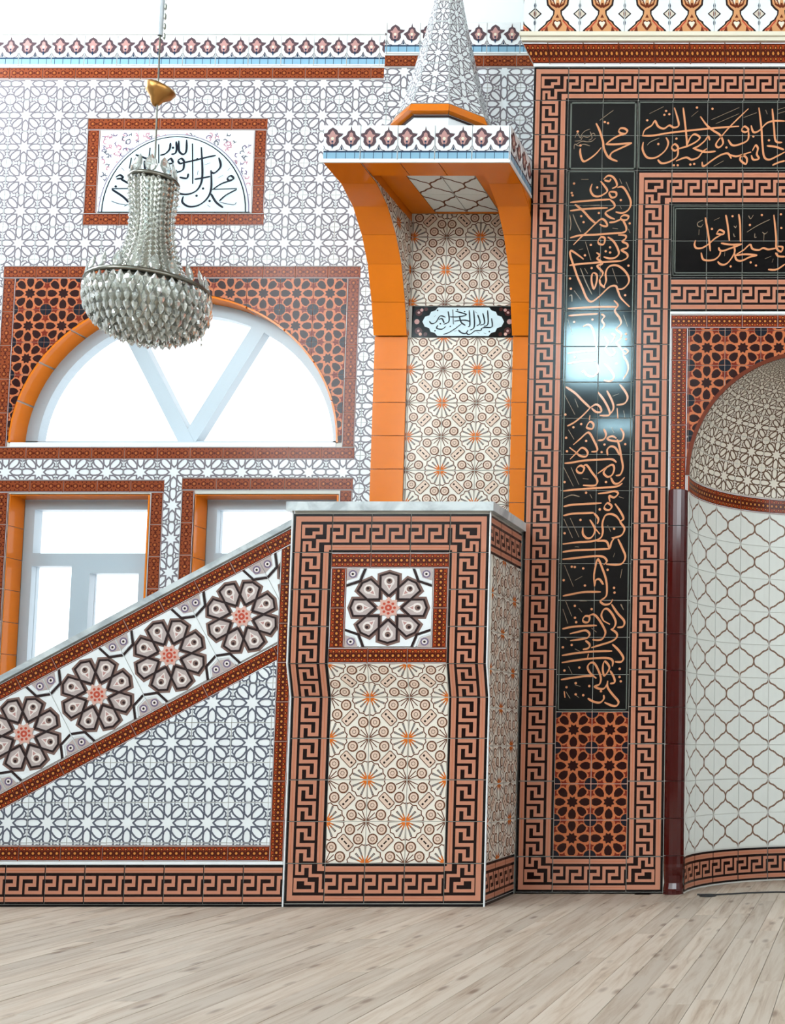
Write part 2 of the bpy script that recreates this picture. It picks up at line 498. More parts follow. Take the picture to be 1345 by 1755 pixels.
def plane_down(Z):      # faces -Z, local y runs along -Y
    return Matrix(((1, 0, 0, 0), (0, 0, -1, 0), (0, 1, 0, Z), (0, 0, 0, 1)))
INK = {
'band': '''m -1441,3977 -1418,3998 -1391,3993 -1371,3967 -1366,3939 -1392,3924
m -1436,3972 -1409,3966 -1400,3981
m -1505,3951 -1514,3916 -1497,3884 -1466,3878 -1435,3893 -1419,3911 -1435,3939 -1458,3967
m -1408,3902 -1372,3902 -1369,3879 -1394,3872 -1408,3902
m -1627,3843 -1560,3850 -1479,3856 -1403,3861
m -1403,3860 -1380,3837 -1379,3814 -1419,3791 -1426,3777 -1405,3758 -1374,3745
m -1626,3794 -1568,3802 -1496,3808 -1415,3811
m -1363,3930 -1332,3932 -1304,3893 -1285,3842 -1298,3800 -1334,3781 -1370,3788
m -1600,3832 -1554,3795 -1513,3749 -1481,3721
m -1604,3596 -1565,3638 -1530,3670 -1481,3721 -1450,3746 -1427,3735 -1416,3707 -1436,3705 -1459,3716
s -1628,3772 -1620,3721 -1624,3679
s -1610,3774 -1589,3721 -1563,3670
m -1405,3726 -1374,3730 -1342,3744
m -1342,3753 -1325,3768 -1298,3763 -1304,3744 -1329,3740 -1342,3753
m -1329,3740 -1310,3702 -1312,3675 -1341,3664
m -1623,3637 -1565,3652 -1475,3656 -1386,3663 -1319,3667
m -1354,3654 -1314,3651 -1311,3633 -1329,3617 -1302,3601 -1302,3580 -1333,3567 -1303,3545 -1301,3522 -1330,3504
m -1624,3478 -1553,3487 -1428,3497 -1330,3504
m -1466,3619 -1448,3642 -1428,3633 -1434,3601 -1457,3601 -1466,3619
m -1412,3642 -1381,3619 -1358,3582 -1348,3545 -1370,3522 -1401,3518 -1433,3527
m -1545,3513 -1581,3541 -1617,3563 -1620,3536 -1602,3481 -1578,3412 -1551,3352 -1523,3288 -1495,3269 -1451,3301 -1399,3352 -1363,3359 -1349,3329 -1331,3288 -1283,3239
m -1474,3552 -1455,3536 -1469,3518 -1446,3499 -1441,3485 -1468,3474 -1436,3435 -1453,3398
m -1430,3352 -1417,3389 -1420,3435 -1401,3471 -1360,3478 -1320,3453 -1292,3412 -1292,3375 -1323,3343 -1358,3343
m -1453,3398 -1448,3370 -1423,3349
m -1489,3435 -1469,3421 -1471,3379 -1484,3343 -1497,3379 -1498,3416 -1489,3435
s -1537,3615 -1504,3508
s -1562,3462 -1529,3379 -1494,3310
s -1539,3462 -1521,3430
s -1595,3333 -1554,3278
s -1623,3301 -1608,3306 -1606,3269
s -1383,3462 -1354,3375
s -1314,3963 -1291,3907
s -1351,3981 -1337,3949
s -1567,3977 -1526,3977
s -1572,3568 -1550,3573
s -1386,3693 -1355,3689
s -1555,3823 -1460,3828
s -1348,3828 -1337,3805
s -1297,3689 -1287,3665
d -1619,3898
d -1614,3884
d -1342,3856
d -1290,3721
d -1422,3559
d -1398,3582
d -1397,3552
d -1499,3462
d -1293,3476
d -1549,3728
d -1464,3781
d -1563,3763
d -1506,3596
d -1538,3536
d -1619,3402
d -1613,3343
d -1309,3306
d -1607,3953
d -1476,3930
m -1624,2973 -1530,2985 -1464,2989
m -1623,2914 -1543,2928 -1463,2933
m -1458,2915 -1451,2870 -1479,2842 -1515,2851 -1533,2879
m -1421,3070 -1400,3033 -1413,2997 -1383,2961 -1359,2979 -1375,3006
m -1418,2915 -1391,2888 -1363,2842 -1381,2815 -1421,2820
d -1537,2870
d -1583,2951
d -1351,2915
m -1629,3229 -1468,3238 -1352,3239
m -1623,3188 -1534,3195 -1459,3199
m -1371,3276 -1348,3248 -1365,3216 -1338,3175 -1330,3143 -1354,3111 -1327,3084 -1331,3056 -1353,3033 -1331,3006 -1317,2988
m -1317,2986 -1304,2999 -1288,2983 -1303,2970 -1317,2986
m -1317,2965 -1289,2915 -1288,2870 -1314,2824
m -1542,3125 -1520,3136 -1497,3129 -1479,3088 -1469,3033 -1464,2997
m -1441,3198 -1423,3184 -1436,3161 -1422,3134 -1439,3106
m -1381,3088 -1363,3070 -1384,3033
m -1332,2797 -1300,2756 -1286,2720 -1303,2688 -1347,2679
m -1451,2752 -1414,2702 -1387,2648 -1389,2621 -1440,2620
m -1402,2761 -1370,2697 -1364,2657 -1384,2625
m -1631,2783 -1579,2747 -1534,2702 -1493,2663
m -1493,2663 -1463,2682 -1440,2670 -1431,2643 -1458,2639 -1485,2661
m -1493,2663 -1537,2616 -1581,2580 -1618,2560
m -1343,2661 -1338,2602
s -1637,2738 -1577,2625
s -1579,2715 -1560,2666
s -1627,3170 -1599,3079
s -1316,3193 -1292,3125
s -1370,2729 -1335,2743
s -1307,2648 -1298,2602
d -1301,3084
d -1300,3054
d -1630,2625
d -1591,3152
d -1489,3166
m -1493,2621 -1497,2594
m -1509,2562 -1492,2584 -1473,2571 -1478,2546 -1505,2548 -1509,2562
m -1583,2454 -1543,2490 -1509,2521 -1491,2517 -1468,2476 -1450,2436 -1454,2418 -1482,2415
m -1416,2544 -1402,2512 -1415,2485 -1446,2479
m -1323,2548 -1305,2517 -1313,2481 -1340,2474 -1384,2481 -1393,2494 -1367,2503 -1344,2490
m -1340,2485 -1326,2440 -1316,2386 -1306,2328 -1319,2288 -1345,2281
m -1391,2395 -1394,2427 -1375,2445 -1348,2436 -1325,2395
m -1604,2440 -1564,2409
m -1599,2373 -1564,2409 -1538,2436 -1516,2431 -1502,2409 -1511,2389 -1542,2391 -1564,2409
m -1629,2350 -1585,2355 -1519,2366 -1431,2371 -1369,2373 -1342,2355
m -1562,2319 -1541,2337 -1520,2324 -1531,2297 -1553,2299 -1562,2319
m -1523,2337 -1505,2339 -1478,2301 -1451,2265 -1446,2243 -1464,2225 -1525,2227
m -1445,2292 -1408,2319 -1368,2342 -1354,2324 -1363,2288 -1389,2274 -1412,2297 -1395,2324
m -1372,2270 -1354,2239 -1327,2239 -1295,2272
m -1633,2195 -1538,2205 -1406,2214 -1336,2221 -1307,2239
m -1441,2180 -1384,2187 -1348,2194 -1330,2180 -1352,2158 -1379,2167 -1374,2134
m -1404,2109 -1387,2127 -1364,2109 -1378,2089 -1400,2093 -1404,2109
m -1629,2108 -1589,2117 -1515,2122 -1420,2127
m -1630,2057 -1580,2068 -1514,2071 -1461,2073
s -1633,2328 -1578,2221
s -1593,2328 -1547,2230
s -1630,2154 -1586,2172 -1542,2163
s -1611,2539 -1579,2485
s -1372,2553 -1358,2521
s -1526,2265 -1495,2261
s -1326,2163 -1299,2154
s -1485,2176 -1473,2154
d -1512,2476
d -1410,2456
d -1425,2413
d -1617,2418
d -1623,2494
d -1584,2553
d -1627,2245
d -1398,2245
d -1541,2571
d -1295,2458
d -1507,2185
d -1430,2091
m -1461,2071 -1437,2040 -1442,2011
m -1484,2035 -1459,1995 -1455,1968 -1472,1937 -1498,1932 -1520,1955 -1521,1991
m -1450,1982 -1427,1954
m -1347,2124 -1316,2080 -1298,2040 -1315,2022 -1292,1986 -1305,1951 -1335,1937 -1362,1933
m -1631,1899 -1555,1908 -1467,1915 -1423,1933 -1411,1968 -1414,2013 -1399,2057 -1368,2066 -1337,2053 -1315,2022
m -1445,1915 -1392,1915 -1372,1877 -1361,1911 -1344,1937
m -1327,1928 -1304,1880 -1285,1831 -1298,1795 -1329,1784 -1390,1787
m -1630,1854 -1576,1863 -1466,1868 -1370,1873
m -1630,1814 -1553,1822 -1465,1831 -1408,1829 -1386,1804 -1403,1784
m -1451,1663 -1455,1720 -1447,1778 -1434,1815 -1407,1756 -1389,1703 -1383,1654 -1387,1610 -1417,1583 -1395,1564 -1364,1570 -1350,1594
m -1451,1667 -1445,1698 -1424,1703 -1403,1674
m -1624,1611 -1571,1622 -1506,1633 -1416,1634
m -1356,1566 -1324,1518 -1286,1474 -1292,1443 -1323,1438
m -1398,1474 -1411,1504 -1399,1535 -1377,1539 -1350,1509 -1332,1469 -1340,1438 -1358,1425
m -1398,1474 -1363,1455
m -1512,1482 -1499,1500 -1476,1496 -1481,1469 -1503,1467 -1512,1482
m -1477,1504 -1451,1509 -1424,1482 -1397,1438 -1387,1408 -1401,1377 -1427,1368 -1457,1371
m -1623,1430 -1554,1443 -1435,1449
s -1627,2040 -1577,1933
s -1592,2044 -1542,1937
s -1618,1782 -1567,1663
s -1610,1588 -1573,1500
s -1622,1539 -1594,1460
s -1559,1698 -1520,1720
s -1531,1583 -1492,1583
s -1535,1544 -1517,1522
s -1385,2004 -1367,1968
s -1302,1760 -1310,1711
s -1563,1884 -1541,1882
s -1343,1849 -1351,1826
s -1303,1566 -1290,1535
d -1504,1669
d -1344,1656
d -1341,1630
d -1555,1491
d -1548,1467
d -1349,1984
d -1578,1773
d -1561,1771
d -1621,1959
d -1381,1756
d -1430,2093
d -1515,1764
d -1621,1698
d -1465,1539
d -1557,1557
d -1535,2033
m -1358,1429 -1327,1408 -1326,1382 -1357,1360 -1413,1342 -1463,1327
m -1348,1346 -1312,1311 -1287,1272 -1298,1250 -1333,1250
m -1582,1403 -1523,1417 -1493,1421 -1474,1403 -1484,1382 -1523,1373 -1579,1365
m -1496,1366 -1473,1346 -1478,1325 -1509,1317
m -1623,1284 -1543,1297 -1452,1306 -1349,1309
m -1623,1245 -1542,1258 -1455,1268 -1373,1270 -1345,1255 -1346,1224
m -1478,1294 -1482,1272
m -1432,1159 -1467,1189 -1481,1220 -1468,1242 -1446,1242 -1424,1207 -1408,1163 -1414,1128 -1440,1115 -1413,1102 -1387,1106 -1370,1137
m -1394,1246 -1398,1207 -1388,1174 -1362,1215 -1381,1248 -1394,1246
m -1358,1202 -1336,1163 -1333,1137 -1357,1130
m -1625,1152 -1562,1162 -1497,1171 -1449,1172
m -1370,1146 -1370,1111 -1343,1072 -1310,1033 -1320,1010 -1346,1011 -1386,1028
m -1477,1050 -1447,1033 -1412,1027 -1390,1046 -1391,1069
m -1606,1089 -1601,1054
s -1596,1085 -1573,1050
s -1585,1224 -1563,1180
s -1463,1434 -1436,1412
s -1610,1382 -1597,1373
s -1552,1320 -1526,1307
s -1308,1566 -1290,1535
s -1548,1124 -1518,1115
s -1543,1067 -1525,1054
d -1526,1218
d -1306,1167
d -1299,1143
d -1544,1133
d -1543,1072
d -1502,1067
d -1607,1202
d -1618,1329
d -1570,1342
d -1306,1211
d -1594,1111
d -1470,1117
d -1406,1089''',
'top': '''m -1227,4233 -1167,4234 -1074,4250 -949,4265 -824,4278 -680,4289
m -1224,4236 -1212,4268 -1174,4294 -1156,4320 -1137,4288 -1105,4275 -1074,4294 -1049,4281 -1021,4294 -1031,4346 -1047,4399
m -997,4399 -987,4320 -976,4223 -973,4171
m -899,4346 -861,4294 -823,4262 -786,4236 -769,4190 -794,4164 -809,4184 -779,4229 -730,4288 -674,4346 -627,4393
m -667,4268 -648,4288 -626,4268 -645,4254 -667,4265
m -626,4262 -629,4210 -672,4184 -716,4177 -741,4210
m -611,4294 -598,4255 -567,4262 -523,4307 -479,4320 -420,4319
m -568,4399 -554,4288 -547,4190 -537,4112 -509,4093 -466,4112 -419,4138
m -522,4174 -472,4168 -425,4151
m -492,4392 -482,4288 -472,4203 -435,4194
m -1220,4197 -1223,4151 -1197,4106 -1147,4106 -1097,4145 -1079,4190 -1092,4223
m -1060,4164 -1042,4184 -1023,4164 -1041,4145 -1060,4164
m -1023,4164 -1028,4112 -1072,4080 -1115,4072 -1137,4093
m -1029,4155 -973,4171 -923,4197 -901,4223 -930,4242 -954,4223 -973,4177
m -1034,4085 -978,4106 -947,4093 -909,4106 -885,4138 -860,4158
m -941,4158 -910,4171 -873,4203 -854,4229 -845,4206
m -935,4158 -872,4138 -810,4142
m -887,4080 -878,4054 -834,4086 -784,4119 -741,4129 -722,4099
m -741,4125 -697,4112 -659,4119 -634,4099 -640,4067 -672,4093 -659,4119 -610,4138
m -603,4145 -585,4177 -572,4158 -578,4125 -566,4099 -597,4093 -609,4119
m -490,4060 -453,4077 -419,4086
s -1188,4363 -1107,4405
s -837,4327 -680,4399
s -811,4304 -680,4363
s -655,4340 -580,4369
s -950,4346 -912,4379
s -530,4386 -520,4360
s -461,4386 -420,4399
s -1198,4177 -1179,4197 -1130,4220
s -461,4363 -420,4376
s -821,4054 -765,4086
d -1094,4379
d -1103,4356
d -1075,4360
d -1135,4184
d -510,4206
d -1046,4060
d -1024,4060
d -953,4064
d -931,4067
d -750,4164
d -1033,4216
d -598,4229
d -831,4392
d -919,4399
d -1200,4324''',
'name': '''m -1362,4258 -1351,4276 -1328,4276 -1312,4262 -1323,4245 -1348,4248 -1362,4260
m -1323,4244 -1359,4234 -1399,4211 -1431,4184
m -1433,4183 -1372,4183 -1284,4191
m -1284,4190 -1349,4159 -1394,4136 -1407,4112 -1397,4094
m -1489,4307 -1468,4262 -1449,4201 -1441,4155 -1420,4112 -1393,4094 -1364,4083
m -1457,4164 -1488,4126 -1528,4094 -1555,4083 -1569,4103 -1576,4136 -1575,4159
s -1469,4323 -1433,4352 -1391,4384
s -1607,4220 -1594,4248 -1576,4220 -1567,4244 -1549,4262 -1522,4272
s -1607,4201 -1575,4206 -1562,4227 -1531,4225 -1504,4248 -1490,4230
s -1598,4183 -1566,4201 -1539,4197 -1512,4201 -1490,4220
s -1611,4155 -1607,4183 -1584,4173 -1557,4183 -1521,4173
s -1522,4258 -1510,4220 -1530,4206
d -1440,4314
d -1421,4307
d -1592,4258
d -1575,4176''',
'inner': '''m -865,3756 -854,3696 -844,3634 -835,3560
m -799,3665 -784,3683 -761,3673 -764,3658 -794,3660 -799,3665
m -769,3658 -809,3634 -843,3603 -878,3580 -913,3578 -924,3598 -918,3624
m -750,3771 -739,3712 -728,3618
m -677,3775 -669,3712 -666,3614
m -776,3606 -718,3598 -656,3601
m -663,3598 -718,3578 -763,3562 -783,3567 -788,3583
m -777,3567 -783,3537 -812,3511 -852,3506 -877,3516 -886,3552
m -703,3593 -698,3557 -718,3516 -747,3485 -777,3484 -793,3501
m -698,3547 -688,3511 -658,3505 -613,3526 -573,3535
m -695,3535 -638,3542 -571,3537
m -688,3542 -648,3567 -613,3598 -598,3573 -563,3567 -538,3578 -513,3570 -488,3573 -466,3578
m -480,3771 -472,3701 -466,3634 -464,3578 -438,3557 -430,3583 -459,3588
m -468,3552 -453,3531 -416,3528
m -510,3454 -463,3454 -416,3485
s -631,3670 -574,3707 -502,3744
s -817,3738 -784,3754
s -880,3740 -907,3725 -907,3707 -889,3701 -877,3717
s -899,3686 -901,3654
s -622,3766 -610,3748 -595,3770
s -704,3707 -694,3696 -689,3709
s -706,3663 -701,3645 -694,3647
s -544,3670 -529,3660 -514,3673
s -534,3660 -536,3614
s -586,3663 -586,3640 -576,3642
s -528,3516 -493,3531
s -488,3495 -481,3516
s -753,3557 -755,3531
d -712,3763
d -547,3769
d -614,3712
d -578,3477
d -440,3774
d -720,3472
d -827,3689
d -437,3694
d -608,3495''',
'arch': '''m -4243,4426 -4237,4305
m -4231,4357 -4201,4366 -4176,4395 -4172,4435
m -4164,4363 -4141,4369 -4133,4395 -4138,4444
m -4122,4449 -4118,4386 -4093,4363 -4074,4384 -4075,4455
m -4039,4431 -4026,4177
m -3984,4408 -3970,4233 -3988,4152 -4038,4116 -4099,4116 -4130,4148
m -3919,4264 -3913,4152 -3933,4089 -3983,4045 -4043,4036 -4083,4063 -4079,4100
m -4116,4303 -4030,4323 -3944,4345 -3893,4356
m -4186,4318 -4165,4336 -4153,4309 -4181,4305 -4186,4318
m -4121,4323 -4100,4336 -4084,4314 -4107,4305 -4121,4323
m -4084,4314 -4088,4269 -4122,4251 -4144,4260
m -4016,4206 -3965,4215 -3922,4224
m -4108,4219 -4064,4213 -4055,4242
m -3875,4342 -3862,4287 -3897,4246 -3923,4255
m -3817,4215 -3796,4228 -3781,4210 -3808,4199 -3817,4215
m -3787,4201 -3851,4179 -3905,4141
m -3908,4143 -3758,4148
m -3758,4143 -3822,4107 -3861,4070
m -3913,4116 -3880,4063 -3836,4029
s -3859,4063 -3776,4047 -3757,4063
m -4493,4219 -4468,4233 -4450,4215 -4488,4208
m -4462,4208 -4427,4188 -4391,4168
m -4514,4148 -4399,4148
m -4513,4143 -4444,4098 -4403,4058
m -4390,4064 -4432,4038
s -4512,4070 -4468,4054 -4424,4047
m -4380,4360 -4326,4341 -4281,4321
m -4294,4404 -4299,4332
m -4404,4341 -4413,4273
m -4325,4323 -4313,4260 -4269,4251
m -4211,4305 -4182,4242 -4147,4224
s -3803,4278 -3819,4260
s -4461,4278 -4443,4260
s -3960,4296 -3925,4309
s -3997,4260 -4000,4233
s -3874,4215 -3844,4233
s -3931,4045 -3913,4031
s -4112,4031 -4095,4036
d -3999,4103
d -3962,4148
d -3919,4071
d -4155,4404
d -4004,4332
d -4131,4260
d -4490,4161''',
'bism': '''m -2160,3298 -2154,3254 -2164,3242 -2195,3242 -2219,3237
m -2184,3345 -2180,3264 -2205,3248
m -2219,3237 -2221,3225 -2255,3222 -2275,3206 -2295,3200 -2307,3213
m -2266,3345 -2260,3248 -2286,3226
m -2242,3319 -2226,3269 -2246,3252
m -2212,3329 -2200,3269 -2226,3256
m -2292,3345 -2286,3259 -2297,3246
m -2373,3340 -2309,3320 -2354,3306 -2408,3306
m -2416,3340 -2409,3280 -2440,3261
m -2389,3350 -2383,3261
m -2379,3280 -2318,3286 -2285,3277
m -2335,3265 -2368,3238 -2408,3212 -2441,3200
m -2295,3227 -2311,3206 -2336,3211 -2353,3227
m -2430,3303 -2462,3311 -2486,3274 -2511,3265 -2525,3280
m -2471,3289 -2451,3295 -2437,3268
m -2474,3256 -2480,3237 -2449,3232 -2427,3248
m -2349,3311 -2338,3274 -2312,3254
s -2245,3217 -2229,3206
s -2204,3209 -2189,3204
s -2377,3217 -2362,3225
s -2497,3306 -2487,3316
s -2258,3337 -2243,3327
d -2478,3345
d -2171,3217
d -2401,3248
d -2319,3337
d -2460,3264
d -2490,3222
d -2361,3348''',
}

# ---------------------------------------------------------------- printed tile patterns
# each returns (body colour, [(polygon, colour, layer)]) for a w x h tile with its origin at the lower left
PATS = {}

def pat(key):
    def deco(fn):
        PATS[key] = fn
        return fn
    return deco

def is_convex(p):
    s = 0
    for i in range(len(p)):
        a, b, c = p[i - 2], p[i - 1], p[i]
        k = (b[0] - a[0]) * (c[1] - b[1]) - (b[1] - a[1]) * (c[0] - b[0])
        if abs(k) > 1e-12:
            if s and (k > 0) != (s > 0):
                return False
            s = k
    return True

def sc(polys, w, h):
    """scale to the tile; star shapes become fans so that every piece stays convex"""
    out = []
    for p, c, l in polys:
        q = [(x * w, y * h) for x, y in p]
        if is_convex(q):
            out.append((q, c, l))
        else:
            m = (sum(a for a, _ in q) / len(q), sum(b for _, b in q) / len(q))
            for i in range(len(q)):
                out.append(([m, q[i], q[(i + 1) % len(q)]], c, l))
    return out

def star_tile(body, ink, lw):
    """eight-fold star pattern in thin lines: a round cell on each tile corner, eight petals about the middle"""
    def fn(w, h):
        out = []
        for cx in (0, 1):
            for cy in (0, 1):
                for q in stroke(circ(cx, cy, .172, 16), lw, True):
                    out.append((q, ink, 1))
        for k in range(8):
            a = k * PI / 4
            c, s = math.cos(a), math.sin(a)
            if k % 2 == 0:
                hull = [(.145, 0), (.225, .080), (.32, .097), (.41, .098), (.465, .080), (.496, .055), (.496, -.055), (.465, -.080), (.41, -.098), (.32, -.097), (.225, -.080)]
            else:
                hull = [(.145, 0), (.225, .080), (.32, .097), (.42, .098), (.48, .078), (.53, .040), (.53, -.040), (.48, -.078), (.42, -.098), (.32, -.097), (.225, -.080)]
            P = [(.5 + c * r - s * u, .5 + s * r + c * u) for r, u in hull]
            for q in stroke(P, lw, True):
                out.append((q, ink, 1))
        for fx in (0, 1):
            for base in (0, 1):
                for sw in (0, 1):
                    for t in ([(.395, .11), (.335, .065), (.335, -.065), (.395, -.11)], [(.335, .065), (.255, .045), (.205, .09)], [(.335, -.065), (.255, -.045), (.205, -.09)]):
                        r = [((1 - x if fx else x), base + y) for x, y in t]
                        for q in stroke([(y, x) for x, y in r] if sw else r, lw * .8):
                            out.append((q, ink, 1))
        return body, sc(out, w, h)
    return fn

def dot_tile(ink, cell, corner, five):
    """the same net in copper with dark cells"""
    def fn(w, h):
        out = []
        for cx in (0, 1):
            for cy in (0, 1):
                out.append((circ(cx, cy, .178, 16), corner, 1))
        for k in range(8):
            a = k * PI / 4
            c, s = math.cos(a), math.sin(a)
            m = .325 if k % 2 == 0 else .350
            hull = [(m - .150, 0), (m - .085, .076), (m, .108), (m + .080, .104), (m + .142, .066), (m + .142, -.066), (m + .080, -.104), (m, -.108), (m - .085, -.076)]
            out.append(([(.5 + c * r - s * u, .5 + s * r + c * u) for r, u in hull], cell, 1))
        st = []
        for k in range(16):
            r = .112 if k % 2 == 0 else .165
            st.append((.5 + r * math.cos(k * PI / 8), .5 + r * math.sin(k * PI / 8)))
        out.append((st, cell, 1))
        f5 = []
        for k in range(10):
            r = .125 if k % 2 == 0 else .068
            f5.append((.275 + r * math.cos(k * PI / 5), r * math.sin(k * PI / 5)))
        for fx in (0, 1):
            for base in (0, 1):
                for sw in (0, 1):
                    r = [((1 - x if fx else x), base + y) for x, y in f5]
                    out.append(([(y, x) for x, y in r] if sw else r, five, 1))
        return ink, sc(out, w, h)
    return fn
PATS['star_white'] = star_tile('tile_white', 'ink_grey', .046)
PATS['star_field'] = star_tile('tile_white', 'ink_slate', .044)
PATS['star_cream'] = star_tile('tile_cream', 'ink_brown', .046)
PATS['star_dark'] = dot_tile('copper', 'maroon', 'navy', 'brick_red')

MEA_V = ((0.0, .07, 'line_black'), (.07, .205, 'key_salmon'), (.205, .265, 'key_black'), (.745, .81, 'key_black'), (.81, .935, 'key_salmon'), (.935, 1.0, 'line_black'))

def meander_polys(off=.06):
    out = []
    for a, b, c in MEA_V:
        if c == 'key_salmon':
            out.append((rect(0, 1, 1 - b, 1 - a), c, 1))
            m = (a + b) / 2
            out.append((rect(0, 1, 1 - m - .006, 1 - m + .006), 'copper', 2))
        elif c == 'line_black':
            out.append((rect(0, 1, 1 - b, 1 - a), c, 1))
    p = .5
    path = []
    for i in range(-1, 3):
        u = i * p + off
        path += [(u, .70), (u, .323), (u + .69 * p, .323), (u + .69 * p, .51), (u + .30 * p, .51), (u + .30 * p, .70)]
    for q in stroke([(x, 1 - y) for x, y in path], .0875):
        out.append((q, 'key_salmon', 1))
    return out

@pat('key_h')
def _(w, h):
    return 'key_black', sc(meander_polys(-.10), w, h)

@pat('key_v')
def _(w, h):
    return 'key_black', sc([([(y, 1 - x) for x, y in p], c, l) for p, c, l in meander_polys()], w, h)

def key_corner(fx, fy):
    def fn(w, h):
        out = []
        for a, b, c in MEA_V:
            if a > .7 or c == 'key_black':
                continue
            out.append((rect(a, 1, a, b), c, 1))
            out.append((rect(a, b, b, 1), c, 1))
        for a, b in ((.81, .935),):
            out.append((rect(a, 1, a, b), 'key_salmon', 1))
            out.append((rect(a, b, b, 1), 'key_salmon', 1))
        out.append((rect(.935, 1, .935, 1), 'line_black', 1))
        for q in stroke([(.27, .60), (.27, .323), (.72, .323), (.72, .50), (.54, .50), (.54, .60)], .08, True):
            out.append((q, 'key_salmon', 1))
        for q in stroke([(1.0, .323), (.90, .323), (.90, .70), (.64, .70), (.64, .93), (.45, .93), (.45, .75), (.30, .75), (.30, 1.0)], .08):
            out.append((q, 'key_salmon', 1))
        r = []
        for p, c, l in out:
            r.append(([(1 - x if fx else x, y if fy else 1 - y) for x, y in p], c, l))
        return 'key_black', sc(r, w, h)
    return fn
PATS['key_tl'] = key_corner(0, 0)
PATS['key_tr'] = key_corner(1, 0)
PATS['key_bl'] = key_corner(0, 1)
PATS['key_br'] = key_corner(1, 1)

def strip_polys(kind):
    """x along 0..1 (0.2 m), y across 0..1 (0.078 m)"""
    out = [(rect(0, 1, 0, .06), 'tile_white', 1), (rect(0, 1, .94, 1), 'tile_white', 1),
           (rect(0, 1, .06, .12), 'strip_brown', 1), (rect(0, 1, .88, .94), 'strip_brown', 1)]
    k = .39
    el = lambda x, y, r, n: [(x + (a - x) * k, b) for a, b in circ(x, y, r, n)]
    if kind == 'ring':
        for x in (.14, .36, .64, .86):
            out.append((el(x, .5, .20, 10), 'strip_brown', 1))
            out.append((el(x, .5, .14, 10), 'strip_orange', 2))
            out.append((el(x, .5, .05, 6), 'strip_gold', 3))
        for i in range(8):
            for y in (.2, .8):
                out.append((el((i + .5) / 8, y, .055, 6), 'strip_brown', 1))
        for x in (.25, .5, .75):
            out.append((el(x, .5, .10, 4), 'strip_brown', 1))
    else:
        for i in range(7):
            x = (i + .5) / 7
            out.append((el(x, .5, .21, 8), 'strip_brown', 1))
            out.append((el(x, .5, .085, 6), 'strip_gold', 2))
        for i in range(8):
            for y in (.25, .75):
                out.append((el(i / 7, y, .12, 6), 'strip_brown', 1))
                out.append((el(i / 7, y, .055, 5), 'strip_gold', 2))
    return out

def strip(kind, body, vert):
    def fn(w, h):
        p = strip_polys(kind)
        if vert:
            p = [([(y, x) for x, y in q], c, l) for q, c, l in p]
        return body, sc(p, w, h)
    return fn
PATS['ring_h'] = strip('ring', 'strip_orange', 0)
PATS['ring_v'] = strip('ring', 'strip_orange', 1)
PATS['fine_h'] = strip('fine', 'strip_rust', 0)
PATS['fine_v'] = strip('fine', 'strip_rust', 1)

def sun(flip):
    def fn(w, h):
        out = []
        for X, Y, sx in ((0, 1, 1), (1, 0, -1)):
            for k in range(5):
                a = k * PI / 8
                dx, dy = math.cos(a) * sx, -math.sin(a) * sx
                ln = .46 if k in (0, 4) else (.40 if k != 2 else .34)
                P = lambda r, u: (X + dx * r - dy * u, Y + dy * r + dx * u)
                out.append(([P(.05, .012), P(.05, -.012), P(ln, -.026), P(ln, .026)], 'ring_brown', 1))
                out.append(([P(.12, .006), P(.12, -.006), P(ln - .02, -.017), P(ln - .02, .017)], 'ray_grey', 2))
                out.append(([P(0, .03), P(0, -.03), P(.21, -.005), P(.21, .005)], 'ray_orange', 3))
            e = []
            for k in range(9):
                a = k * PI / 16
                r = .46 if k % 2 else .42
                e.append((X + math.cos(a) * sx * r, Y - math.sin(a) * sx * r))
            for q in stroke(e, .026):
                out.append((q, 'ring_brown', 1))
        for X, Y, sx in ((1, 1, -1), (0, 0, 1)):
            for k in range(5):
                a = k * PI / 8
                dx, dy = math.cos(a) * sx, math.sin(a) * sx
                for q in stroke([(X, Y), (X + dx * .30, Y + dy * .30)], .024):
                    out.append((q, 'ring_brown', 1))
        for cx, cy in ((.60, .81), (.82, .58), (.15, .39), (.37, .16)):
            out.append((circ(cx, cy, .135, 14), 'ring_brown', 3))
            out.append((circ(cx, cy, .102, 12), 'tablet', 4))
            for q in stroke(circ(cx, cy, .05, 6, .3), .012, True):
                out.append((q, 'ring_brown', 5))
        d = math.sqrt(.5)
        T = lambda t, u: (.5 + d * t + d * u, .5 - d * t + d * u)
        out.append(([T(-.20, -.09), T(-.17, -.12), T(.17, -.12), T(.20, -.09), T(.20, .09), T(.17, .12), T(-.17, .12), T(-.20, .09)], 'ring_brown', 3))
        out.append(([T(-.18, -.08), T(-.16, -.10), T(.16, -.10), T(.18, -.08), T(.18, .08), T(.16, .10), T(-.16, .10), T(-.18, .08)], 'tablet', 4))
        for t in (-.12, .12):
            x, y = T(t, 0)
            out.append((circ(x, y, .03, 8), 'ink_dark', 5))
        for q in stroke([T(-.05, 0), T(.05, 0)], .035):
            out.append((q, 'ink_dark', 5))
        if flip:
            out = [([(1 - x, y) for x, y in p], c, l) for p, c, l in out]
        return 'tile_cream', sc(out, w, h)
    return fn
PATS['sun_a'] = sun(0)
PATS['sun_b'] = sun(1)

